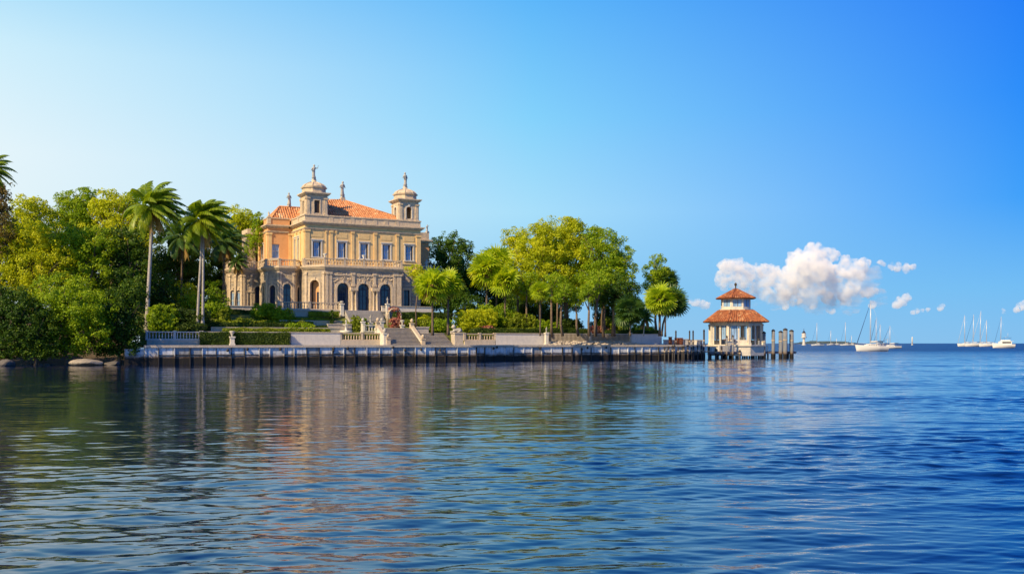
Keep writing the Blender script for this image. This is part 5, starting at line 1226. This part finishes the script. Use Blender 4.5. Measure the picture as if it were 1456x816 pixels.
# dock platform
dk = thing('dock', 'timber dock platform carrying the gazebo, on dark posts', 'dock', Wp(QE + .1, -1.2), TH)
DL = on(1130, -.6)[0] - QE - .4
b = MB()
for i in range(int(DL / .35)): b.box(i*.35, i*.35 + .31, 0, 9.5, 1.25, 1.37)
b.build('decking', M['wood'], dk)
b = MB(); b.box(0, DL, -.15, -.002, .95, 1.3); b.build('front_beam', M['wood'], dk); b = MB(); b.box(DL + .002, DL + .15, 0, 9.5, .95, 1.3); b.build('side_beam', M['wood'], dk)
k = 0
x = .4
while x < DL:
    for y in (-.02, 4.5, 9):
        b = MB(); b.tube([(0, 0, -2), (0, 0, .95)], .16, 8); o = b.build('post', M['wetwood'], dk); o.location = (x, y + .3, 0)
    x += 1.7
b = MB(); b.box(2.4, DL - 8.3, .3, .7, 1.372, 2.5); b.build('low_wall', M['plaster'], dk)
# white railing and stacked oddments on the dock in front of the gazebo
w = 0
rl = thing('dock_railing', 'white plank railing on the front edge of the dock below the gazebo', 'railing', Wp(QE + 4.5, -.9), TH)
RL = 9.5
b = MB(); b.box(0, RL, 0, .06, 2.25, 2.4); b.box(0, RL, 0, .06, 1.75, 1.87); b.build('rail', M['white'], rl)
for i in range(9): b = MB(); b.box(-.07, .07, -.062, -.002, 1.372, 2.5); o = b.build('post', M['white'], rl); o.location = (i * RL / 8, 0, 0)
def pile(label, px, v, ztop, r, mat='wood', white=False, tilt=0.0):
    u, D = on(px, v); b = MB(); b.tube([(0, 0, -3), (0, 0, ztop - .25)], r, 10)
    t = thing('mooring_pile', label, 'mooring pile', Wp(u, v), TH, 'mooring piles around the dock'); b.build('shaft', M[mat], t)
    b = MB(); b.lathe([(r*1.08, ztop - .248), (r*1.08, ztop - .1), (r*.5, ztop + .08), (.02, ztop + .15)], 10); b.build('cap', M['wetwood'], t)
    b = MB(); zr = ztop * .62
    for q in range(3): b.tube([((r + .02) * math.cos(2*PI*i/12), (r + .02) * math.sin(2*PI*i/12), zr + q*.07) for i in range(13)], .035, 5, False)
    b.build('rope', M['balus'], t)
    w = (int(px) * 37 % 11 - 5) * .004; t.rotation_euler = (w, -w * .8, TH)
M['pile'] = quaymat('weathered_pile', .34)
for px, v, py, r, lb in [(961, 1.0, 470.5, .14, 'leftmost thin dark mooring pile on the quay near the garden end'), (980.5, 1.0, 470.5, .13, 'left one of the close pair of thin dark piles left of the gazebo'),
        (985.5, 1.0, 470.5, .14, 'right one of the close pair of thin dark piles left of the gazebo'), (1001, .6, 469, .17, 'thin dark pile touching the left side of the gazebo')]:
    pile(lb, px, v, zz(py, on(px, v)[1]), r, 'wetwood')
for px, v, py, r, lb in [(1086, -1.3, 472, .36, 'thick weathered pile at the right corner of the gazebo'), (1099.5, -1.5, 469, .32, 'tall pale pile standing alone right of the gazebo'),
        (1110, -1.4, 471, .38, 'thick pale pile, left one of the close trio at the dock end'), (1116.5, -1.9, 467.5, .42, 'darkest and tallest pile of the close trio at the dock end'),
        (1125.5, -1.8, 469.5, .40, 'outermost thick pile at the far right end of the dock'), (1033.5, -1.5, 478, .16, 'thin pile in front of the gazebo wall'), (1042, -1.6, 477, .17, 'rusty topped thin pile before the middle of the gazebo'), (1079, -1.4, 482, .2, 'short pile with a pale cap before the right gazebo columns')]:
    pile(lb, px, v, zz(py, on(px, v)[1]), r, 'pile')
for i, (px, h) in enumerate([(1008, 2.2), (1018, 1.9), (1026, 2.3), (1052, 1.6), (1062, 1.7), (1070, 1.9)]):
    pile(['short dark fender pile under the left corner of the gazebo', 'short dark fender pile left of the gazebo middle', 'slightly taller dark fender pile under the gazebo', 'low dark fender pile under the gazebo middle', 'low dark fender pile right of the gazebo middle', 'dark fender pile under the right gazebo columns'][i], px, -1.5, h, .17, 'wetwood')
for i in range(13):
    px = 946 + i * 4.6 + (i * 7 % 3) - 1
    pile('short dark fender pile against the quay end, number %s from the garden towards the gazebo' % ['one', 'two', 'three', 'four', 'five', 'six', 'seven', 'eight', 'nine', 'ten', 'eleven', 'twelve', 'thirteen'][i], px, -.35, 2.2 + (i * 5 % 4) * .12, .12, 'wetwood')
# things between garden end and gazebo
def bench_box(label, px, v, w, d, z0, z1, mat, name, cat, lid='white'):
    u, D = on(px, v); t = thing(name, label, cat, Wp(u, v), TH)
    b = MB(); b.box(-w/2, w/2, -d/2, d/2, z0, z1 - .09); b.build('body', M[mat], t); b = MB(); b.box(-w/2 - .06, w/2 + .06, -d/2 - .06, d/2 + .06, z1 - .088, z1); b.build('lid', M[lid], t)
    for s in (-1, 1): b = MB(); b.box(s*w*.3 - .04, s*w*.3 + .04, -d/2 - .04, -d/2 - .002, z0 + .08, z1 - .12); b.build('strap', M['wetwood'], t)
bench_box('rusty orange dock locker between garden and gazebo', 965, 2.4, 1.2, .9, QZ, 3.9, 'rust', 'dock_locker', 'locker', 'rust')
bench_box('small rusty bollard box near the garden end wall', 953, 2.0, .45, .45, QZ, 4.1, 'rust', 'rusty_box', 'box', 'gstone')
bench_box('white dock locker with dark straps left of the gazebo', 974, 2.6, 1.4, .8, QZ, 3.7, 'white', 'dock_locker', 'locker')
bench_box('pale low dock box beside the thin pile pair', 993, 2.4, 1.3, .8, QZ, 3.5, 'plaster', 'dock_box', 'box')
pw = gwall('low white picket parapet between the garden end and the gazebo', 944, 998, z0=QZ, z1=QZ + .95, v=4.2, mat='white', th=.2, name='dock_parapet')
bench_box('white service cabinet before the gazebo front', 1056, -.4, .9, .6, 1.372, 4.0, 'white', 'service_cabinet', 'cabinet')

# more of the busy dock edge
M['gstone2'] = M['gstone']
rr = random.Random(21)
for i, (px, v, z0, lb) in enumerate([(1012, -.9, 1.372, 'white plank box at the left corner of the dock, under the gazebo'), (1068, -.6, 1.372, 'white plank box on the dock under the right gazebo columns')]):
    bench_box(lb, px, v, 1.5, .7, z0, z0 + .85, 'white', 'plank_box', 'box')
u, D = on(1037, -.5)
t = thing('dock_sign', 'blank rusty topped board on two posts in front of the gazebo', 'sign', Wp(u, -.7), TH)
b = MB(); b.box(-1.3, 1.3, -.25, .25, 3.55, 3.66); b.build('top_board', M['rust'], t)
for x in (-1.0, 1.0): b = MB(); b.box(x - .07, x + .07, -.07, .07, 1.372, 3.548); b.build('post', M['wood'], t)
b = MB(); b.box(-.9, .9, -.04, .04, 2.5, 3.3); b.build('panel', M['white'], t)
# ------------------------------------------------------------------ boats and far marks
def hull(mb, L, B, H, sheer=.25, stern=.8, n=16, m=7):
    """lofted hull, bow at -x; waterline z = 0"""
    vs = []; fs = []
    for i in range(n + 1):
        f = i / n; x = -L/2 + L * f; w = B/2 * (math.sin(min(1, f * 1.35 + .02) * PI / 2) ** .8) * (1 if f < .7 else 1 - (1 - stern) * ((f - .7) / .3)); w = max(w, .02)
        top = H * (1 + sheer * (1 - f) ** 1.6); bot = -.35 * math.sin(min(1, f * 1.2) * PI * .9)
        for j in range(m + 1):
            a = j / m * PI / 2; k = math.sin(a) ** .55
            z = bot + (top - bot) * (j / m) ** 1.1; xx = x - (.5 * (1 - f) ** 3) * (z / H) + (.25 * f ** 8) * 0
            vs.append((xx, w * k, z)); vs.append((xx, -w * k, z))
    r = 2 * (m + 1)
    for i in range(n):
        for j in range(m):
            a = i*r + 2*j; fs.append((a, a + 2, a + r + 2, a + r)); fs.append((a + 1, a + r + 1, a + r + 3, a + 3))
        fs.append((i*r + 2*m, i*r + 2*m + 1, (i+1)*r + 2*m + 1, (i+1)*r + 2*m))
    e = n*r; fs.append(tuple([e + 2*j for j in range(m + 1)] + [e + 2*j + 1 for j in range(m, -1, -1)]))
    mb.add(vs, fs, False); return H
def sailboat(label, px, D, L, Hm, rot=0.0, group=None, lean=0.0, mizzen=False, sail='canvas', seed=0, arch=False, Hh=1.25):
    t = thing('sailboat', label, 'sailboat', (depth_of(px, D).x, D, 0), rot, group); B = L * .3
    b = MB(); hull(b, L, B, Hh); b.build('hull', M['boatw'], t)
    b = MB(); b.tube([(-L*.49, 0, .05*Hh), (-L*.3, -B*.39, .12*Hh)], .03, 4); 
    b = MB(); p = [(-L*.22, -B*.22), (L*.16, -B*.27), (L*.16, B*.27), (-L*.22, B*.22)]; b.prism(p, Hh*1.0, Hh + .55); b.prism([(x*.8, y*.8) for x, y in p], Hh + .552, Hh + .75); c = b.build('cabin', M['boatw'], t)
    for i in range(4): w = MB(); x = -L*.14 + i*L*.075; w.box(x, x + L*.045, -B*.272, -B*.24, Hh + .15, Hh + .42); w.build('window', M['dark'], c)
    b = MB(); b.box(L*.2, L*.4, -B*.36, B*.36, Hh + .02, Hh + .35); b.box(L*.17, L*.38, -B*.3, B*.3, Hh + 1.75, Hh + 1.85)
    for x in (L*.18, L*.37):
        for y in (-B*.29, B*.29): b.tube([(x, y, Hh + .3), (x, y, Hh + 1.75)], .04, 5)
    b.build('bimini', M[sail], t)
    mx_ = -L*.06; mr = max(.16, D * .0003); b = MB(); b.tube([(mx_, 0, Hh), (mx_ + lean, 0, Hm)], [mr, mr*.6], 7)
    for f in (.42, .7): zf = Hh + (Hm - Hh) * f; b.tube([(mx_ + lean*f, -B*.28, zf), (mx_ + lean*f, B*.28, zf)], .04, 5)
    b.build('mast', M['mast'], t)
    b = MB(); b.tube([(mx_ + .1, 0, Hh + 1.3), (L*.36, 0, Hh + 1.45)], [.1, .09], 6); b.build('boom', M['mast'], t)
    b = MB(); b.tube([(mx_ + .2, 0, Hh + 1.52), (L*.16, 0, Hh + 1.72), (L*.34, 0, Hh + 1.6)], [.24, .2, .12], 7); b.build('furled_sail', M['sail'], t)
    b = MB(); b.tube([(-L*.5, 0, Hh*1.3), (mx_ + lean*.95 - .1, 0, Hm*.95)], [.13, .06], 6); b.build('furled_jib', M[sail], t)
    b = MB()
    for p0 in ((L*.48, 0, Hh), (mx_, -B*.4, Hh), (mx_, B*.4, Hh)): b.tube([p0, (mx_ + lean, 0, Hm - .1)], .022, 3)
    o = b.build('stays', M['mast'], t)
    b = MB()
    for s in (-1, 1):
        pts = [(-L*.47, s*.15, Hh*1.25 + .7), (-L*.2, s*B*.44, Hh*1.1 + .65), (L*.2, s*B*.47, Hh + .62), (L*.47, s*B*.38, Hh + .62)]; b.tube(pts, .025, 4)
        for x, y, z in pts: b.tube([(x, y, z - .65), (x, y, z)], .025, 4)
    b.build('guard_rail', M['mast'], t)
    if mizzen: b = MB(); b.tube([(L*.38, 0, Hh), (L*.38, 0, Hm*.72)], [.1, .06], 6); b.build('mizzen_mast', M['mast'], t)
    if arch:
        b = MB()
        for y in (-B*.33, B*.33): b.tube([(L*.44, y, Hh), (L*.46, y, Hh + 2.4)], .05, 5)
        b.tube([(L*.46, -B*.33, Hh + 2.4), (L*.46, B*.33, Hh + 2.4)], .05, 5); b.box(L*.40, L*.5, -B*.3, B*.3, Hh + 2.45, Hh + 2.5); b.build('stern_arch', M['mast'], t)
    return t
D1 = 365
sailboat('nearest white sailboat anchored right of the dock, with blue furled jib', 1240, D1, 11.6, zz(427, D1), .06, None, .2, False, 'canvas', Hh=1.9, arch=True)
g = 'sailboats anchored far out'
sailboat('small dark masted sailboat right behind the stern of the nearest sailboat', 1247, 520, 11, zz(452, 520), .5, g)
sailboat('sailboat with close twin masts behind the nearest one', 1253, 700, 14, zz(461, 700), .2, g, mizzen=True)
sailboat('white sailboat with blue hull cover right of the nearest sailboat', 1267, 560, 11, zz(463, 560), 0, g)
sailboat('thin masted far sailboat closest to the lighthouse', 1162.5, 1200, 15, zz(459, 1200), .1, g)
sailboat('faint short masted sailboat second from the lighthouse', 1182, 1500, 15, zz(470, 1500), .3, g)
sailboat('tall single mast sailboat midway between lighthouse and nearest boat', 1203, 1300, 15, zz(458, 1300), 0, g)
sailboat('tiny sailboat just left of the nearest sailboat', 1211.5, 1400, 13, zz(477, 1400), 0, g)
sailboat('tiny faint sailboat between the two taller far masts', 1190, 1600, 13, zz(481, 1600), 0, g)
g2 = 'yachts moored at the right'
sailboat('leftmost dark masted yacht of the right mooring', 1373, 900, 14, zz(448, 900), 0, g2, sail='sail', Hh=2.2)
sailboat('yacht with slanting dark jib, second in the right mooring', 1385, 880, 16, zz(447, 880), .1, g2, .6, mizzen=False, sail='canvas', Hh=2.2)
sailboat('tallest masted yacht in the middle of the right mooring', 1395, 900, 17, zz(442, 900), 0, g2, .8, sail='sail', Hh=2.3)
sailboat('low masted yacht just left of the motor yacht', 1404, 870, 14, zz(455, 870), 0, g2, sail='sail', Hh=2.1)
sailboat('yacht with blue jib whose hull hides behind the motor yacht', 1424, 900, 13, zz(450, 900), 0, g2, .5, sail='canvas', Hh=2.0)
# motor yacht
D2 = 620
my = thing('motor_yacht', 'white motor yacht with flybridge in front of the right mooring', 'motor yacht', (depth_of(1427, D2).x, D2, 0), -.15); Ly = 12.5
b = MB(); hull(b, Ly, 4.4, 2.3, .35, .95); b.build('hull', M['boatw'], my)
b = MB(); b.prism([(-Ly*.22, -1.4), (-Ly*.12, -1.75), (Ly*.34, -1.8), (Ly*.34, 1.8), (-Ly*.12, 1.75), (-Ly*.22, 1.4)], 2.3, 4.1); c = b.build('cabin', M['boatw'], my)
w = MB(); w.box(-Ly*.1, Ly*.3, -1.83, -1.77, 2.95, 3.75); w.build('window', M['dark'], c)
b = MB(); b.box(-Ly*.14, Ly*.42, -1.95, 1.95, 4.1, 4.25); b.box(-Ly*.1, Ly*.28, -1.6, -1.5, 4.252, 5.0); b.box(-Ly*.1, Ly*.28, 1.5, 1.6, 4.252, 5.0); b.build('flybridge', M['boatw'], my)
b = MB(); b.box(-Ly*.02, Ly*.34, -1.5, 1.5, 6.3, 6.42)
for x in (0, Ly*.3):
    for y in (-1.4, 1.4): b.tube([(x, y, 4.25), (x, y, 6.3)], .05, 5)
b.build('canopy', M['canvas'], my)
b = MB(); b.tube([(Ly*.2, 0, 6.42), (Ly*.2, 0, 9.5)], [.12, .05], 6); b.tube([(Ly*.2, -.6, 8), (Ly*.2, .6, 8)], .05, 5); b.lathe([(.05, 0), (.4, .1), (.3, .35), (.05, .4)], 10, (Ly*.1, 0, 6.43)); b.build('radar_mast', M['mast'], my)
b = MB(); b.box(Ly*.45, Ly*.5, -1.6, 1.6, 1.2, 2.0); b.build('tender', M['rust'], my)
# lighthouse
D3 = 1500; k = D3 / F
lh = thing('lighthouse', 'slender pale offshore lighthouse with dark conical cap right of the dock', 'lighthouse', (depth_of(1143, D3).x, D3, 0))
b = MB(); b.lathe([(3.2, 0), (3.2, 1.2), (2.2, 1.3), (1.7, 9), (1.9, 11)], 8, (0, 0, 0), False); b.build('tower', M['plaster'], lh)
b = MB(); b.lathe([(3.9, 11), (4.3, 12.2), (4.3, 12.6), (3.9, 12.6)], 12, (0, 0, .002), False); b.build('gallery', M['white'], lh)
b = MB(); b.lathe([(3.0, 12.7), (3.3, 17.5), (2.2, 18.4)], 8, (0, 0, 0), False); b.build('lantern_room', M['plaster'], lh)
b = MB(); b.lathe([(3.2, 18.42), (1.2, 20.8), (.4, 22.5), (.2, 25.2)], 8, (0, 0, 0), False); b.build('roof', M['navy'], lh)
# far marker
mk = thing('channel_marker', 'lone white marker post on the horizon between the boats and the right mooring', 'marker', (depth_of(1297, 1500).x, 1500, 0))
b = MB(); b.lathe([(1.0, 0), (.9, 10), (.7, 12.5)], 8); b.build('post', M['white'], mk); b = MB(); b.lathe([(1.5, 0), (1.5, 1.2), (1.1, 1.3)], 8); b.build('base', M['plaster'], mk)
# far low shore
rr = random.Random(12); V_ = []; n = 90
x0, x1 = depth_of(1132, 5200).x, depth_of(1222, 5200).x
tp = [6 + 6 * abs(math.sin(i * .7)) * abs(math.sin(i * .23 + 1)) + rr.uniform(0, 3) for i in range(n)]
b = MB()
for i in range(n - 1):
    a = x0 + (x1 - x0) * i / (n - 1); c = x0 + (x1 - x0) * (i + 1) / (n - 1); e = min(1, 4 * i / n, 4 * (n - i) / n) + .1
    b.add([(a, 0, -1), (c, 0, -1), (c, 0, tp[i+1] * e), (a, 0, tp[i] * e), (a, 200, -1), (c, 200, -1), (c, 120, tp[i+1] * e), (a, 120, tp[i] * e)], [(0, 1, 2, 3), (3, 2, 6, 7), (7, 6, 5, 4)])
M['farland'] = plain('far_shore_green', (.07, .11, .13), .95, var=.2, sc=.01)
o = b.build('far_shore', M['farland'], None, (0, 5200, 0)); o['kind'] = 'structure'
# ------------------------------------------------------------------ cumulus far behind the bay
SC.cycles.volume_bounces = 24; SC.cycles.volume_step_rate = 1.0
m = bpy.data.materials.new('cloud_vapour'); m.use_nodes = True; nt = m.node_tree; nt.nodes.clear()
out = N(nt, 'ShaderNodeOutputMaterial'); pv = N(nt, 'ShaderNodeVolumePrincipled'); setin(pv, Density=.035, Anisotropy=-.25); pv.inputs['Color'].default_value = (.9995, .999, .998, 1)
# thinner towards the ragged undersides
tc_ = N(nt, 'ShaderNodeTexCoord'); sp_ = N(nt, 'ShaderNodeSeparateXYZ'); nt.links.new(tc_.outputs['Object'], sp_.inputs[0])
nn = noise(nt, coords(nt), .012, 4, .6); zz_ = N(nt, 'ShaderNodeMath', operation='MULTIPLY_ADD'); nt.links.new(nn, zz_.inputs[0]); zz_.inputs[1].default_value = 240; nt.links.new(sp_.outputs[2], zz_.inputs[2])
er = noise(nt, coords(nt), .020, 6, .62)
md_ = N(nt, 'ShaderNodeMath', operation='MULTIPLY'); nt.links.new(rng(nt, zz_.outputs[0], -150, 110, 0.0015, 0.034), md_.inputs[0]); nt.links.new(rng(nt, er, .38, .66, .0, 1.0), md_.inputs[1])
nt.links.new(md_.outputs[0], pv.inputs['Density'])
nt.links.new(pv.outputs[0], out.inputs['Volume'])
M['cloud'] = m
DC = 6500.0
def cloud(name, label, puffs, seed, dens_sub=26, mat='cloud'):
    """puffs: (px, py, radius in px) outline blobs; each grows smaller blobs on its surface, then one closed skin"""
    rg = random.Random(seed); k = DC / F; c0 = puffs[0]; base = depth_of(c0[0], DC); zc = zz(c0[1], DC)
    IV, IF = [np.array(q) for q in ico((0, 0, 0), (1, 1, 1), 0)]; IV = IV / np.linalg.norm(IV, axis=1)[:, None]; VV = []; FF = []
    def ball(p, r): FF.append(IF + len(VV) * len(IV)); VV.append(IV * r + np.array(tuple(p)))
    for px, py, r in puffs:
        p = Vector(((px - c0[0]) * k, rg.uniform(-.5, .5) * r * k, zz(py, DC) - zc)); R_ = r * k; ball(p, R_ * .9)
        for i in range(int(dens_sub * min(1, r / 10) + 5)):
            d = Vector((rg.gauss(0, 1), rg.gauss(0, 1), rg.gauss(.2, 1))).normalized(); s = R_ * rg.uniform(.2, .42); q = p + d * R_ * rg.uniform(.75, .95); ball(q, s)
            if s > 2.5 * k:
                for j in range(4): e = Vector((rg.gauss(0, 1), rg.gauss(0, 1), rg.gauss(.2, 1))).normalized(); ball(q + e * s * .85, s * rg.uniform(.3, .5))
    me = bpy.data.meshes.new(name); me.from_pydata(np.concatenate(VV).tolist(), [], np.concatenate(FF).tolist()); me.materials.append(M[mat])
    o = bpy.data.objects.new(name, me); COL.objects.link(o); o.location = (base.x, DC, zc)
    rm = o.modifiers.new('skin', 'REMESH'); rm.mode = 'VOXEL'; rm.voxel_size = 1.1 * k
    tx = bpy.data.textures.new('cloud_noise', 'CLOUDS'); tx.noise_scale = 7 * k; tx.noise_depth = 5
    dm = o.modifiers.new('billow', 'DISPLACE'); dm.texture = tx; dm.strength = 5.5 * k; dm.mid_level = .36
    return tag(o, label, 'cloud', 'clouds low over the bay')
cloud('cloud', 'largest towering white cumulus behind the gazebo and the dock piles', [(1150, 385, 26), (1134, 372, 16), (1155, 362, 14), (1172, 368, 14), (1128, 396, 18), (1170, 392, 18), (1186, 362, 8), (1100, 392, 14), (1085, 386, 12), (1062, 390, 13), (1046, 382, 13), (1034, 380, 12), (1030, 398, 13), (1040, 400, 10), (1060, 405, 12), (1085, 408, 13), (1110, 408, 14), (1195, 390, 14), (1215, 382, 13), (1228, 376, 9), (1205, 372, 8), (1215, 396, 12), (1150, 412, 16), (1180, 412, 14), (1120, 418, 16), (1090, 418, 12), (1210, 410, 12), (1060, 414, 10), (1150, 425, 12)], 1)
cloud('cloud', 'long flat cloud to the right of the towering cumulus', [(1278, 380, 6), (1268, 379, 5), (1289, 381, 6), (1298, 380, 5), (1251, 373, 4), (1257, 376, 3)], 2)
cloud('cloud', 'upright puff cloud just left of the nearest mast', [(1202, 417, 8), (1203, 428, 7), (1200, 423, 8)], 3)
cloud('cloud', 'small heart shaped cloud around the top of the nearest mast', [(1236, 416, 7), (1243, 414, 5), (1228, 416, 5), (1236, 421, 4)], 4)
cloud('cloud', 'lone puff cloud to the right of the nearest mast', [(1280, 430, 8), (1287, 423, 6), (1275, 434, 6)], 5)
cloud('cloud', 'oblong pinkish puff below the towering cumulus, beside the piles', [(1128, 412, 8), (1118, 420, 7), (1132, 405, 7)], 6)
cloud('cloud', 'roundish puff below the right half of the towering cumulus', [(1176, 424, 9), (1182, 430, 6), (1168, 418, 6)], 7)
cloud('cloud', 'small egg shaped puff under the towering cumulus', [(1156, 435, 5), (1158, 431, 4)], 8)
cloud('cloud', 'small low puff nearest above the lighthouse', [(1118, 436, 5), (1126, 432, 4), (1136, 428, 5)], 9)
cloud('cloud', 'small puff hidden half behind the nearest mast', [(1242, 434, 5), (1238, 433, 3)], 10)
cloud('cloud', 'bean shaped little cloud left of the right mooring', [(1338, 438, 4), (1341, 435, 3)], 11)
cloud('cloud', 'faint pair of puffs left of the bean shaped cloud', [(1305, 442, 3.5), (1311, 441, 3), (1320, 440, 3), (1299, 444, 2.5)], 12)
cloud('cloud', 'low ragged cloud between the rightmost palms and the gazebo', [(990, 430, 5), (997, 432, 6), (1005, 434, 5), (982, 428, 4), (958, 436, 4)], 13)
cloud('cloud', 'faint tiny cloud far below the upright puff', [(1184, 442, 4), (1178, 441, 3)], 14)
cloud('cloud', 'puff cloud cut by the right picture edge', [(1453, 436, 6), (1446, 441, 4), (1462, 434, 8), (1428, 442, 3)], 15)

m = bpy.data.materials.new('thin_vapour'); m.use_nodes = True; nt = m.node_tree; nt.nodes.clear()
out = N(nt, 'ShaderNodeOutputMaterial'); pv = N(nt, 'ShaderNodeVolumePrincipled'); pv.inputs['Color'].default_value = (1, 1, 1, 1)
nt.links.new(rng(nt, noise(nt, coords(nt, (.5, 1, 1.6)), .010, 5, .6), .44, .62, 0, .0075), pv.inputs['Density']); nt.links.new(pv.outputs[0], out.inputs['Volume']); M['veil'] = m
cloud('cloud', 'thin hazy veil hanging below and right of the towering cumulus', [(1150, 420, 22), (1110, 424, 18), (1190, 418, 22), (1225, 405, 20), (1240, 395, 16), (1075, 420, 14), (1210, 428, 16), (1250, 425, 14), (1170, 436, 12)], 21, 10, 'veil')
